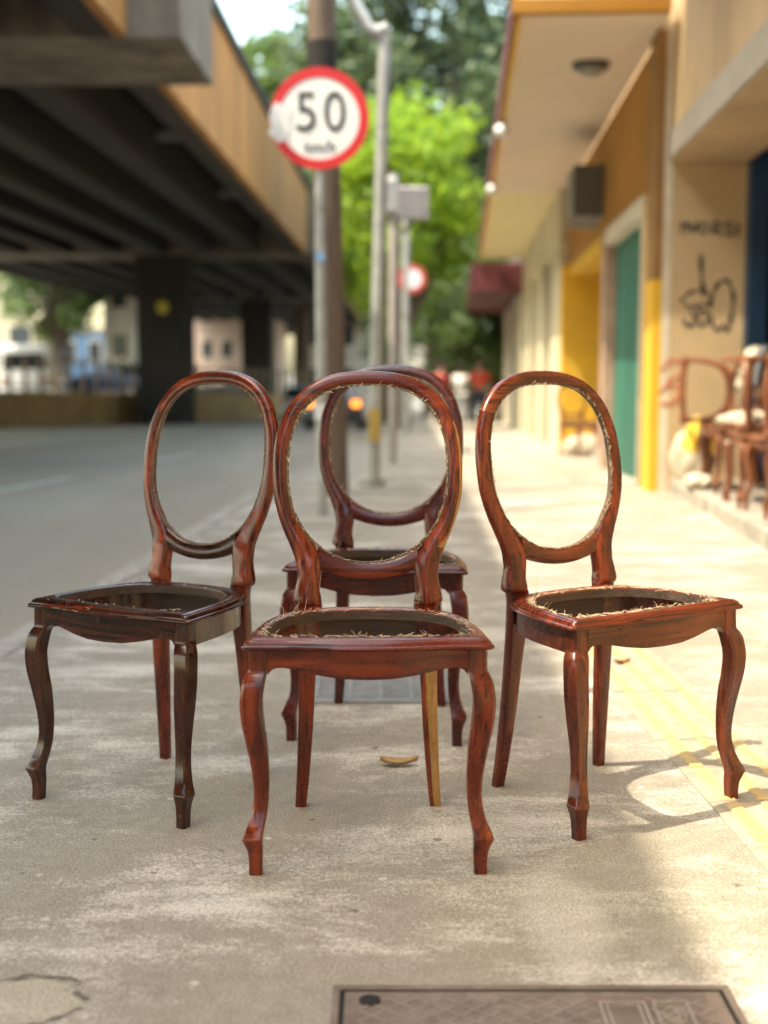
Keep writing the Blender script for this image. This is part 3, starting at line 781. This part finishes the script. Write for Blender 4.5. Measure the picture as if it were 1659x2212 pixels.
# ------------------------------------------------------------------ poles and signs
def text_mesh(txt, size, mat, name, parent, loc, depth=.002, squeeze=1.0):
    cu = bpy.data.curves.new('t', 'FONT'); cu.body = txt; cu.size = size; cu.align_x = 'CENTER'; cu.align_y = 'CENTER'; cu.extrude = depth; cu.offset = -.004 * size
    ot = bpy.data.objects.new('t', cu); COL.objects.link(ot)
    dgp = bpy.context.evaluated_depsgraph_get(); me = bpy.data.meshes.new_from_object(ot.evaluated_get(dgp)); bpy.data.objects.remove(ot)
    me.materials.clear(); me.materials.append(mat)
    xs = [v.co.x for v in me.vertices]; ys_ = [v.co.y for v in me.vertices]; cx, cy = (min(xs) + max(xs)) / 2, (min(ys_) + max(ys_)) / 2
    for v in me.vertices: v.co.x = (v.co.x - cx) * squeeze; v.co.y -= cy
    o = bpy.data.objects.new(name, me); COL.objects.link(o); o.parent = parent; o.location = loc; o.rotation_euler = (math.pi / 2, 0, 0)
    return o
def disc(m, r0, r1, y0, y1, zc, n=48):
    rings = []
    for k in range(n):
        a = 2 * math.pi * k / n; c, s = math.cos(a), math.sin(a)
        rings.append([Vector((r0 * c, y0, zc + r0 * s)), Vector((r1 * c, y0, zc + r1 * s)), Vector((r1 * c, y1, zc + r1 * s)), Vector((r0 * c, y1, zc + r0 * s))])
    m.loft(rings, closed=True)
sp = empty('speed_limit_sign', (0, 0, 0), 'round red bordered 50 km/h sign with a peeled white patch, on a grey pole', 'traffic sign')
zc = 2.50
m = MB(); m.tube([(.0, .045, -.1), (.0, .045, 1.2), (0, .045, zc + .2)], .037, 14); m.build('pole', M_grey, sp, 60)
m = MB(); m.tube([(0, 0.0, zc), (0, .004, zc)], .308, 48); pt = m.build('plate', M_white, sp)
m = MB(); disc(m, .252, .312, -.004, .006, zc); m.build('red_border', M_red, pt)
text_mesh('5', .345, M_blk, 'digit', pt, (-.083, -.003, zc + .042), squeeze=.92); text_mesh('0', .345, M_blk, 'digit', pt, (.098, -.003, zc + .042), squeeze=.88)
text_mesh('km/h', .10, M_blk, 'unit_text', pt, (.005, -.003, zc - .172), .002)
pp = [(-.298, -.105), (-.322, -.085), (-.30, -.06), (-.312, .02), (-.295, .075), (-.262, .105), (-.235, .085), (-.20, .10), (-.175, .06), (-.18, -.02), (-.19, -.10), (-.225, -.135), (-.255, -.15)]
m = MB(); n = len(pp); m.add([(x, -.0055, zc + z) for x, z in pp] + [(x, -.0045, zc + z) for x, z in pp], [tuple(range(n)), tuple(range(2 * n - 1, n - 1, -1))] + [(i, n + i, n + (i + 1) % n, (i + 1) % n) for i in range(n)])
m.build('peeled_patch', plain('peeled_white', (.72, .71, .70), .6), pt)
for z in (zc - .12, zc + .12): MB().box(-.06, .06, .005, .02, z - .015, z + .015).build('bracket', M_grey, sp)
m = MB(); m.box(-.05, -.03, .0, .09, 1.05, 1.11); MB().box(-.042, .042, .004, .006, .62, .72).build('sticker', M_lamp, sp); MB().box(-.03, .03, .0, .0035, 1.62, 1.68).build('sticker', plain('blue_sticker', (.25, .4, .6), .5), sp)
sp.location = (-.405, 8.46, 0); sp.rotation_euler = (0, 0, R(-2))
up = empty('utility_pole', (-.376, 9.93, 0), 'thick brown wooden utility pole behind the speed limit sign', 'utility pole')
m = MB(); m.tube([(-.376, 9.93, -.2), (-.40, 9.94, 1.2), (-.43, 9.96, 2.8), (-.455, 9.97, 3.3), (-.47, 9.98, 5.2), (-.48, 10, 7.0)], [.115, .108, .103, .101, .096, .09], 16); m.build('pole', M_bpole, up, 60)
m = MB(); m.tube([(-.448, 9.967, 3.02), (-.456, 9.97, 3.32)], .112, 16); m.build('collar', M_conc, up, 60)
lp = empty('street_pole', (-.094, 10.855, 0), 'grey galvanised pole with a bent arm at its top', 'pole')
m = MB(); m.tube([(-.094, 10.855, -.15), (-.05, 10.855, 1.5), (.005, 10.855, 3.62)], [.058, .054, .05], 14); m.build('post', M_grey, lp, 60)
m = MB(); m.tube([(.03, 10.855, 3.63), (-.06, 10.855, 3.60), (-.13, 10.855, 3.65), (-.36, 10.85, 4.05), (-.8, 10.8, 4.8)], [.06, .066, .05, .05, .045], 12); m.build('arm', M_grey, lp, 60)
m = MB(); m.tube([(-.098, 10.855, -.01), (-.098, 10.855, .05)], .11, 14); m.build('base_plate', M_grey, lp)
MB().box(-.125, -.035, 10.79, 10.80, .35, .62).build('sticker', plain('yellow_sticker', (.55, .36, .08), .6), lp)
x0 = 15 * .0595 - .80
sg = empty('signal_post', (x0, 15, zg(15)), 'slim pole carrying a grey signal box, beyond the bent pole', 'signal')
m = MB(); m.tube([(x0, 15, zg(15) - .1), (x0 + .02, 15, 3.1)], .055, 12); m.build('post', plain('pinkish_pole', (.38, .33, .30), .6, .25, 5), sg, 60)
MB().cbox(x0 + .05, x0 + .40, 14.85, 15.1, 2.6, 2.95, .03).build('signal_box', plain('signal_grey', (.24, .22, .22), .6), sg)
MB().cbox(x0 - .09, x0 + .05, 14.88, 15.08, 2.68, 3.05, .03).build('signal_head', M_grey, sg)
m = MB(); m.tube([(x0 + .22, 15, 2.6), (x0 + .12, 15, 2.45), (x0 + .02, 15, 2.42)], .03, 8); m.build('bracket', M_grey, sg)
s2 = empty('road_sign', (0, 0, 0), 'round white road sign with red border, beyond the signal pole', 'traffic sign')
m = MB(); m.tube([(-.02, .05, -.1), (-.02, .05, 4.2)], .075, 12); m.build('pole', M_grey, s2, 60)
m = MB(); m.tube([(0.1, 0, 3.08), (.1, .004, 3.08)], .27, 32); m.build('plate', M_white, s2)
m = MB(); disc(m, .19, .275, -.005, .006, 3.08, 32); m.v = [(x + .1, y, z) for x, y, z in m.v]; m.build('red_border', plain('faded_red', (.55, .06, .05), .5), s2)
s2.location = ((878 - 829.5) / 2850 * 26, 26, zg(26))

# ------------------------------------------------------------------ trees
def tree(name, loc, label, mat, trunk_h, cz, rad, nclump, nleaf, lsize, seed, group=None, clump=.33):
    rnd = random.Random(seed); root = empty(name, loc, label, 'tree', group); x, y, z = loc
    m = MB(); top = Vector((x + rnd.uniform(-.3, .3), y, z + cz))
    m.tube([(x, y, z - .3), (x + .05, y, z + trunk_h * .5), ((x + top.x) / 2, y, z + trunk_h), top], [.035 * cz + .06, .028 * cz + .05, .022 * cz + .04, .02], 10)
    cen = []
    for i in range(nclump):
        while True:
            d = Vector((rnd.uniform(-1, 1), rnd.uniform(-1, 1), rnd.uniform(-1, 1)))
            if .25 < d.length < 1: break
        d = d * (.6 + .4 * rnd.random()) / max(d.length, .01) if rnd.random() < .75 else d
        cen.append(Vector((x + d.x * rad[0], y + d.y * rad[1], z + cz + d.z * rad[2])))
    for c in cen[:22]:
        b = Vector((x, y, z + trunk_h * rnd.uniform(.75, 1.1))); mid = (b + c) / 2 + Vector((0, 0, rnd.uniform(-.2, .4)))
        m.tube([b, mid, c], [.018 * cz, .01 * cz, .008], 6)
    m.build('trunk', M_bark, root, 60)
    vs_, fs = [], []
    rm = sum(rad) / 3
    for c in cen:
        cr_ = rm * clump * rnd.uniform(.6, 1.25)
        for k in range(nleaf):
            d = Vector((rnd.gauss(0, 1), rnd.gauss(0, 1), rnd.gauss(0, .75))); d = d.normalized() * cr_ * rnd.random() ** .4
            p = c + d; a = Vector((rnd.gauss(0, 1), rnd.gauss(0, 1), rnd.gauss(0, .6))).normalized(); b = a.cross(Vector((rnd.gauss(0, 1), rnd.gauss(0, 1), rnd.gauss(0, 1)))).normalized()
            s = lsize * rnd.uniform(.6, 1.3); n = len(vs_)
            vs_ += [p - a * s, p + b * s * .45, p + a * s, p - b * s * .45]; fs.append((n, n + 1, n + 2, n + 3))
    mm = MB(); mm.v = [tuple(v) for v in vs_]; mm.f = fs; o = mm.build('crown', mat, root)
    return root
def tw(r, s): p = W(r, s, zg(s)); return (p.x, p.y, p.z)
tree('street_tree', tw(-1.55, 33), 'bright lime green street tree beside the signal poles', M_lime, 2.6, 5.6, (1.9, 1.9, 2.5), 70, 130, .13, 1)
tree('street_tree', tw(.1, 46), 'mid green tree with low branches beyond the lime tree', M_leafm, 1.6, 3.6, (3.2, 2.4, 3.1), 80, 130, .15, 2)
tree('street_tree', tw(-2.9, 50), 'lime tinted tree rising behind the sign poles', M_lime, 4.0, 7.0, (2.4, 2.2, 3.4), 70, 120, .15, 8)
tree('large_tree', tw(-1.5, 68), 'huge dark green tree towering behind the lime tree', M_leafh, 7, 15.5, (7.5, 6, 8.5), 150, 160, .34, 3, clump=.26)
tree('large_tree', tw(6.5, 82), 'huge deep green tree rising behind the canopy edge', M_leafd, 7, 15, (9, 7, 11), 150, 160, .4, 4, clump=.26)
tree('large_tree', tw(-10.5, 86), 'loose pale green tree against the blue sky beside the viaduct', M_leafm, 8, 17, (5, 5, 7.0), 70, 130, .4, 5, clump=.22)
tree('street_tree', tw(3.4, 60), 'dark leafy tree closing the far end of the pavement', M_leafd, 2, 5, (4, 3, 4.6), 70, 130, .2, 6)
tree('street_tree', (-18.0, 74, -.35), 'green tree beyond the viaduct in front of the blue building', M_leafm, 2.5, 6.2, (3.4, 3, 3.2), 60, 110, .25, 11)
tree('street_tree', (-23.0, 66, -.35), 'pale green tree beyond the viaduct beside the beige block', M_leafm, 3.2, 5.6, (2.6, 2.6, 3.4), 50, 110, .22, 13)

# ------------------------------------------------------------------ far buildings beyond the viaduct
def far_building(name, label, x0, x1, y0, y1, z1, mat, nx, nz, wmat, z0=-2.2):
    root = empty(name, ((x0 + x1) / 2, y0, z0), label, 'building')
    MB().box(x0, x1, y0, y1, z0, z1).build('wall', mat, root)
    MB().box(x0 - .15, x1 + .15, y0 - .15, y1 + .15, z1, z1 + .3).build('roof_edge', M_greyb, root)
    for i in range(nx):
        for k in range(nz):
            w = (x1 - x0) / nx; hh = (z1 - z0) / nz; cx = x0 + w * (i + .5); cz = z0 + hh * (k + .55)
            f = MB().box(cx - w * .28, cx + w * .28, y0 - .06, y0 - .002, cz - hh * .28, cz + hh * .28).build('window', M_trim, root)
            MB().box(cx - w * .23, cx + w * .23, y0 - .075, y0 - .061, cz - hh * .23, cz + hh * .23).build('pane', wmat, f)
M_pane = plain('window_glass', (.04, .05, .06), .15, .2, 1)
far_building('apartment_block', 'beige apartment block beyond the viaduct', -42, -21.5, 84, 96, 14, plain('beige_block', (.52, .46, .32), .9, .12, .3), 7, 5, M_pane)
far_building('warehouse', 'blue painted low building beyond the viaduct', -21.2, -16.2, 86, 95, 3.2, plain('blue_wall', (.15, .27, .46), .8, .15, .4), 3, 2, M_pane)
far_building('apartment_block', 'white narrow block beside the viaduct pier', -16.0, -14.2, 76, 84, 12, plain('white_wall', (.75, .73, .68), .8, .08, .5), 1, 5, M_pane)
far_building('apartment_block', 'pale and pink block seen between the viaduct piers', -17.5, -9, 112, 122, 13, plain('pink_wall', (.62, .47, .40), .8, .25, .35), 5, 5, M_pane)
far_building('apartment_block', 'cream block at the end of the street behind the trees', -9, 26, 132, 142, 18, plain('cream_far', (.42, .38, .31), .9, .15, .2), 10, 5, M_pane)

pz = MB(); pz.box(-60, -9.5, 52, 130, -2.6, -.35); pz.build('plaza', M_grnd)['kind'] = 'structure'
# unseen buildings behind the camera, added to keep bright sky out of reflections
far_building('apartment_block', 'grey brown apartment block added out of view to darken reflections in the chairs', -16, 8, -46, -34, 9, plain('grey_brown_block', (.22, .18, .145), .9, .2, .3), 8, 5, M_pane, -.2)
far_building('apartment_block', 'low dark red apartment block added out of view next to the grey brown one', 8.5, 30, -46, -34, 7, plain('dark_red_block', (.25, .12, .09), .9, .2, .3), 6, 3, M_pane, -.2)
# ------------------------------------------------------------------ vehicles
M_tyre = plain('tyre', (.02, .02, .02), .8); M_glass = plain('car_glass', (.02, .025, .03), .1, .1); M_rim = plain('rim', (.4, .4, .4), .4, metal=.6)
def emis(name, col, st):
    t = NT(name); t.b.inputs['Emission Color'].default_value = (*col, 1); t.b.inputs['Emission Strength'].default_value = st; return t.set(col, .4)
M_tail = plain('tail_light', (.35, .02, .015), .3); M_amber = emis('amber_light', (1.0, .30, .05), .7)
def vehicle(name, label, cat, loc, rz, paint, prof, cabin, w, L, wh=.32, amber=False):
    root = empty(name, (0, 0, 0), label, cat); hw = w / 2
    m = MB(); rings = []
    for sx, q in ((-1, .90), (-.93, 1.0), (.93, 1.0), (1, .90)):
        rings.append([Vector((sx * hw, y * (1 if abs(sx) < .95 else .985), .22 + (z - .22) * (1 if abs(sx) < .95 else .97))) for y, z in prof])
    m.loft(rings); m.build('body', paint, root, 35)
    m = MB(); rings = []
    for sx in (-1, 1):
        rings.append([Vector((sx * hw * (.93 if z < cabin[0][1] + .1 else .78), y, z)) for y, z in cabin])
    m.loft(rings); m.build('cabin_glass', M_glass, root, 30)
    ztop = max(z for y, z in cabin); ys2 = [y for y, z in cabin if z > ztop - .02]
    MB().cbox(-hw * .79, hw * .79, min(ys2) - .03, max(ys2) + .03, ztop - .012, ztop + .04, .03).build('roof', paint, root)
    for sx in (-1, 1):
        for yy in (L * .3, -L * .3):
            t = MB(); t.tube([(sx * (hw - .2), yy, wh), (sx * (hw - .17), yy, wh), (sx * (hw + .005), yy, wh), (sx * (hw + .02), yy, wh)], [wh * .95, wh, wh, wh * .9], 20); wo = t.build('wheel', M_tyre, root, 50)
            t = MB(); t.tube([(sx * (hw + .021), yy, wh), (sx * (hw + .03), yy, wh)], wh * .6, 14); t.build('rim', M_rim, wo)
        MB().cbox(sx * hw * .78 - .12, sx * hw * .78 + .12, -L / 2 - .025, -L / 2 + .1, .72, .90, .01).build('tail_light', M_amber if amber else M_tail, root)
        MB().cbox(sx * hw * .75 - .15, sx * hw * .75 + .15, L / 2 - .12, L / 2 + .02, .62, .76, .01).build('headlight', M_lamp, root)
    MB().box(-.26, .26, -L / 2 - .022, -L / 2 - .002, .52, .64).build('number_plate', M_white, root)
    root.location = loc; root.rotation_euler = (0, 0, rz); return root
CP = [(-2.05, .3), (-2.08, .6), (-2.0, .95), (-1.2, 1.0), (.9, .98), (1.9, .82), (2.06, .6), (2.05, .3), (1.5, .22), (-1.5, .22)]
CC = [(-1.85, .96), (-1.35, 1.43), (.1, 1.45), (1.0, .96)]
VP_ = [(-2.4, .35), (-2.42, .7), (-2.38, 2.1), (-2.2, 2.28), (1.2, 2.28), (1.45, 2.2), (1.95, 1.35), (2.4, 1.1), (2.45, .5), (2.4, .32), (1.6, .25), (-1.6, .25)]
VC = [(-2.435, 1.25), (-2.42, 1.9), (1.15, 1.95), (1.75, 1.3)]
def paint(n, c): 
    t = NT(n); return t.set(c, .35, Coat_Weight=.5)
vehicle('parked_car', 'dark car with glowing amber lights on the road beside the poles', 'car', W(-3.75, 40, zg(40) - .128), -A_ST, paint('dark_paint', (.03, .03, .035)), CP, CC, 1.75, 4.1, amber=True)
vehicle('parked_car', 'pale silver car under the viaduct beyond the dark car', 'car', W(-6.6, 56, zg(56) - .128), -A_ST, paint('silver_paint', (.5, .5, .5)), CP, CC, 1.75, 4.1)
vehicle('white_van', 'white van parked behind the fence beyond the viaduct', 'van', (-15.4, 57, -.345), R(14), paint('white_paint', (.8, .8, .8)), VP_, VC, 1.95, 4.9)
vehicle('parked_car', 'blue car parked next to the white van behind the fence', 'car', (-12.3, 60, -.345), R(80), paint('blue_paint', (.08, .12, .25)), CP, CC, 1.75, 4.1)

# ------------------------------------------------------------------ people far down the pavement
def skin(name, verts, edges, radii, mat, parent):
    me = bpy.data.meshes.new(name); me.from_pydata(verts, edges, []); o = bpy.data.objects.new(name, me); COL.objects.link(o)
    mo = o.modifiers.new('s', 'SKIN'); sv = me.skin_vertices[0].data if me.skin_vertices else None
    if sv is None: 
        bpy.context.view_layer.objects.active = o; bpy.ops.mesh.customdata_skin_add(); sv = me.skin_vertices[0].data
    for i, r in enumerate(radii): sv[i].radius = (r, r)
    sv[0].use_root = True
    o.modifiers.new('b', 'SUBSURF').levels = 1
    dgp = bpy.context.evaluated_depsgraph_get(); m2 = bpy.data.meshes.new_from_object(o.evaluated_get(dgp)); bpy.data.objects.remove(o)
    m2.materials.clear(); m2.materials.append(mat); m2.polygons.foreach_set('use_smooth', [True] * len(m2.polygons))
    r = bpy.data.objects.new(name, m2); COL.objects.link(r); r.parent = parent; return r
M_skin = plain('skin', (.32, .19, .13), .6); M_hair = plain('hair', (.02, .015, .012), .7)
def person(loc, rz, shirt, trousers, label, stride=.14):
    root = empty('person', (0, 0, 0), label, 'person', 'people walking at the far end of the pavement')
    V0 = [(0, 0, .95), (0, 0, 1.2), (0, 0, 1.42), (0, 0, 1.52), (0, -.02, 1.63), (0, -.01, 1.70), (.19, 0, 1.39), (.25, .05, 1.12), (.26, -.05, .88), (.26, -.08, .80), (-.19, 0, 1.39), (-.25, -.03, 1.12), (-.26, .04, .88), (-.26, .05, .80),
          (.10, 0, .88), (.11, -stride * .5, .5), (.11, -stride, .09), (.11, -stride - .15, .04), (-.10, 0, .88), (-.11, stride * .4, .5), (-.11, stride, .09), (-.11, stride - .15, .04)]
    E0 = [(0, 1), (1, 2), (2, 3), (3, 4), (4, 5), (2, 6), (6, 7), (7, 8), (8, 9), (2, 10), (10, 11), (11, 12), (12, 13), (0, 14), (14, 15), (15, 16), (16, 17), (0, 18), (18, 19), (19, 20), (20, 21)]
    R0 = [.13, .13, .12, .055, .10, .075, .06, .045, .035, .04, .06, .045, .035, .04, .085, .06, .045, .04, .085, .06, .045, .04]
    skin('body', V0, E0, R0, M_skin, root)
    skin('shirt', [V0[0], V0[1], V0[2], (0, 0, 1.46), V0[6], (.24, .03, 1.18), V0[10], (-.24, -.02, 1.18)], [(0, 1), (1, 2), (2, 3), (2, 4), (4, 5), (2, 6), (6, 7)], [.16, .155, .145, .08, .085, .07, .085, .07], shirt, root)
    skin('trousers', [(0, 0, .96), V0[14], V0[15], (.11, -stride, .12), V0[18], V0[19], (-.11, stride, .12)], [(0, 1), (1, 2), (2, 3), (0, 4), (4, 5), (5, 6)], [.155, .11, .08, .065, .11, .08, .065], trousers, root)
    skin('hair', [(0, .01, 1.68), (0, .05, 1.66), (0, .0, 1.735)], [(0, 1), (0, 2)], [.105, .09, .06], M_hair, root)
    root.location = loc; root.rotation_euler = (0, 0, rz); return root
M_jean = plain('dark_jeans', (.03, .035, .05), .8)
person(tw(-.55, 36), R(20), plain('pinkish_red_cloth', (.55, .09, .08), .8), M_jean, 'person in a rose red shirt walking near the kerb')
person(tw(.42, 34), R(-10), plain('scarlet_cloth', (.62, .07, .04), .8), M_jean, 'person in a scarlet shirt walking beside the shop fronts', .1)
person(tw(-.05, 38), R(170), plain('white_cloth', (.7, .7, .68), .8), plain('grey_cloth', (.3, .3, .3), .8), 'person in a white shirt and grey trousers walking between two others', .12)

# ------------------------------------------------------------------ chairs and cloths on the shop step
sc = make_chair('chair', WS['sunlit'], 'bare wooden chair frame crowded with others on the shop step', 'chair', 'chair frames crowded on the shop step', straw=0, seed=20)
first = True
spots = [(1.70, 6.30, -82), (1.74, 6.78, -100), (1.68, 7.25, -95), (1.73, 7.73, -78), (1.67, 8.22, -92), (1.72, 8.70, -104), (1.69, 9.18, -86), (1.75, 9.66, -97), (2.5, 6.6, -60), (2.45, 7.5, -120), (2.5, 8.5, -80)]
for r, s, a in spots:
    o = sc if first else copy_tree(sc); first = False
    o.location = W(r, s, .108 if r < 2.1 else .0955); o.rotation_euler = (0, 0, R(a) - A_ST)
er, es, ez = W(1, 0, 0), W(0, 1, 0), Vector((0, 0, 1))
for r, s, fl, tw_ in ((1.66, 6.15, 1, .1), (1.60, 7.0, 1, -.16), (1.66, 8.60, -1, .14), (1.60, 9.75, -1, -.2)):      # lying on their sides across the seats below
    o = copy_tree(sc); Rt = Matrix.Rotation(tw_, 3, 'Z'); X, Y, Z = ez * fl, Rt @ er, Rt @ es * fl
    o.matrix_world = Matrix(((X.x, Y.x, Z.x, 0), (X.y, Y.y, Z.y, 0), (X.z, Y.z, Z.z, 0), (0, 0, 0, 1)))
    o.location = W(r, s, .108 + .449 + .238)
    o['label'] = 'chair frame lying on its side across other chairs on the shop step'; o['group'] = 'chair frames lying across the others'
for r, s, a in ((1.62, 16.6, 200), (1.5, 17.4, 160)):
    o = copy_tree(sc); p = W(r, s, zg(s) + .002); o.location = p; o.rotation_euler = (0, 0, R(a)); o['label'] = 'bare wooden chair frame left outside the yellow doorway'; o['group'] = 'chair frames outside the yellow doorway'
def drape(name, c, du, width, h, drop1, drop2, mat, label, seed, thick=.02, cat='cloth'):
    rnd = random.Random(seed); m = MB(); U = Vector((math.cos(du), math.sin(du), 0)); Nn = Vector((-U.y, U.x, 0)); rows = []
    ph = [rnd.uniform(0, 6) for _ in range(4)]
    for i in range(21):
        u = (i / 20 - .5) * width; row = []
        d1 = drop1 * (1 + .12 * math.sin(u * 9 + ph[0])); d2 = drop2 * (1 + .12 * math.sin(u * 8 + ph[1]))
        for k in range(25):
            t = k / 24
            if t < .42: q = t / .42; z = h - d1 * (1 - q); off = -.035 - .05 * (1 - q)
            elif t > .58: q = (t - .58) / .42; z = h - d2 * q; off = .035 + .05 * q
            else: q = (t - .42) / .16; z = h + .028 * math.sin(q * math.pi); off = -.035 + .07 * q
            fold = (.012 + .03 * abs(t - .5) * 2) * math.sin(u * 34 + ph[2] + 1.5 * t) 
            row.append(Vector(c) + U * (u * (1 - .12 * abs(t - .5))) + Nn * (off + fold * (1 if off > 0 else -1)) + Vector((0, 0, z + .008 * math.sin(u * 20 + ph[3]))))
        rows.append(row)
    n = 25
    vs_ = [p for r_ in rows for p in r_]; fs = [(i * n + k, (i + 1) * n + k, (i + 1) * n + k + 1, i * n + k + 1) for i in range(20) for k in range(24)]
    m.add(vs_, fs); o = m.build(name, mat, None, 80, off=c); o.location = c
    so_ = o.modifiers.new('thickness', 'SOLIDIFY'); so_.thickness = .006; so_.offset = 1
    return tag(o, label, cat)
M_cl1 = plain('cream_cloth', (.66, .58, .44), .9, .12, 12, .2); M_cl2 = plain('grey_cloth_dark', (.12, .12, .13), .9, .2, 12, .2); M_cl3 = plain('yellow_cloth', (.72, .45, .06), .9, .12, 12, .2)
a0 = math.pi / 2 - A_ST
drape('draped_cloth', W(2.085, 9.63, .10), a0, .36, .97, .36, .3, M_cl1, 'long cream cloth draped over the back of a chair on the shop step', 1)
drape('draped_cloth', W(2.06, 9.19, .10), a0, .30, .965, .12, .26, M_cl2, 'dark grey cloth draped over a chair back near the graffiti wall', 2)
drape('draped_cloth', W(1.72, 9.66, .10), a0, .40, .46, .20, .2, M_cl3, 'yellow cloth draped over a chair seat by the corner column', 3)
def sack(name, c, rx, rz_, mat, label, seed):
    rnd = random.Random(seed); m = MB(); rings = []; ph = [rnd.uniform(0, 6) for _ in range(6)]
    for i in range(19):
        t = i / 18; z = rz_ * 2 * t; q = math.sin(math.pi * (t * .84 + .13)) ** .45
        ring = []
        for k in range(36):
            a = 2 * math.pi * k / 36; sq = (abs(math.cos(a)) ** 3.2 + abs(math.sin(a)) ** 3.2) ** (-1 / 3.2)
            w = rx * q * sq * (1 + .07 * math.sin(3 * a + ph[0] + 4 * t) + .06 * math.sin(7 * a + ph[1] - 9 * t) + .05 * math.sin(13 * a + ph[2] + 15 * t))
            ring.append(Vector((w * math.cos(a) * 1.25, w * math.sin(a) * .8, z + (.05 * rz_ * math.sin(2 * a + ph[3]) + .03 * rx * math.sin(5 * a + ph[4])) * math.sin(math.pi * t))))
        rings.append(ring)
    m.loft(rings); o = m.build(name, mat, None, 70); o.location = c; o.rotation_euler = (0, 0, rnd.uniform(0, 3)); return tag(o, label, 'sack')
M_sk = plain('pale_sack', (.52, .44, .34), .95, .2, 14, .4)
sack('padding_sack', W(1.74, 10.1, .104), .13, .19, M_sk, 'tall pale padding sack standing against the yellow column', 4)
sack('padding_sack', W(1.66, 9.42, .110), .12, .05, M_sk, 'small pale padding sack under the yellow cloth', 6)
sack('padding_sack', W(1.86, 8.68, .553), .17, .06, M_sk, 'flat pale cushion pad lying on a chair seat of the shop step', 7)
sack('padding_sack', W(1.55, 16.9, zg(16.9)), .22, .14, M_sk, 'pale sack on the ground outside the yellow doorway', 8)
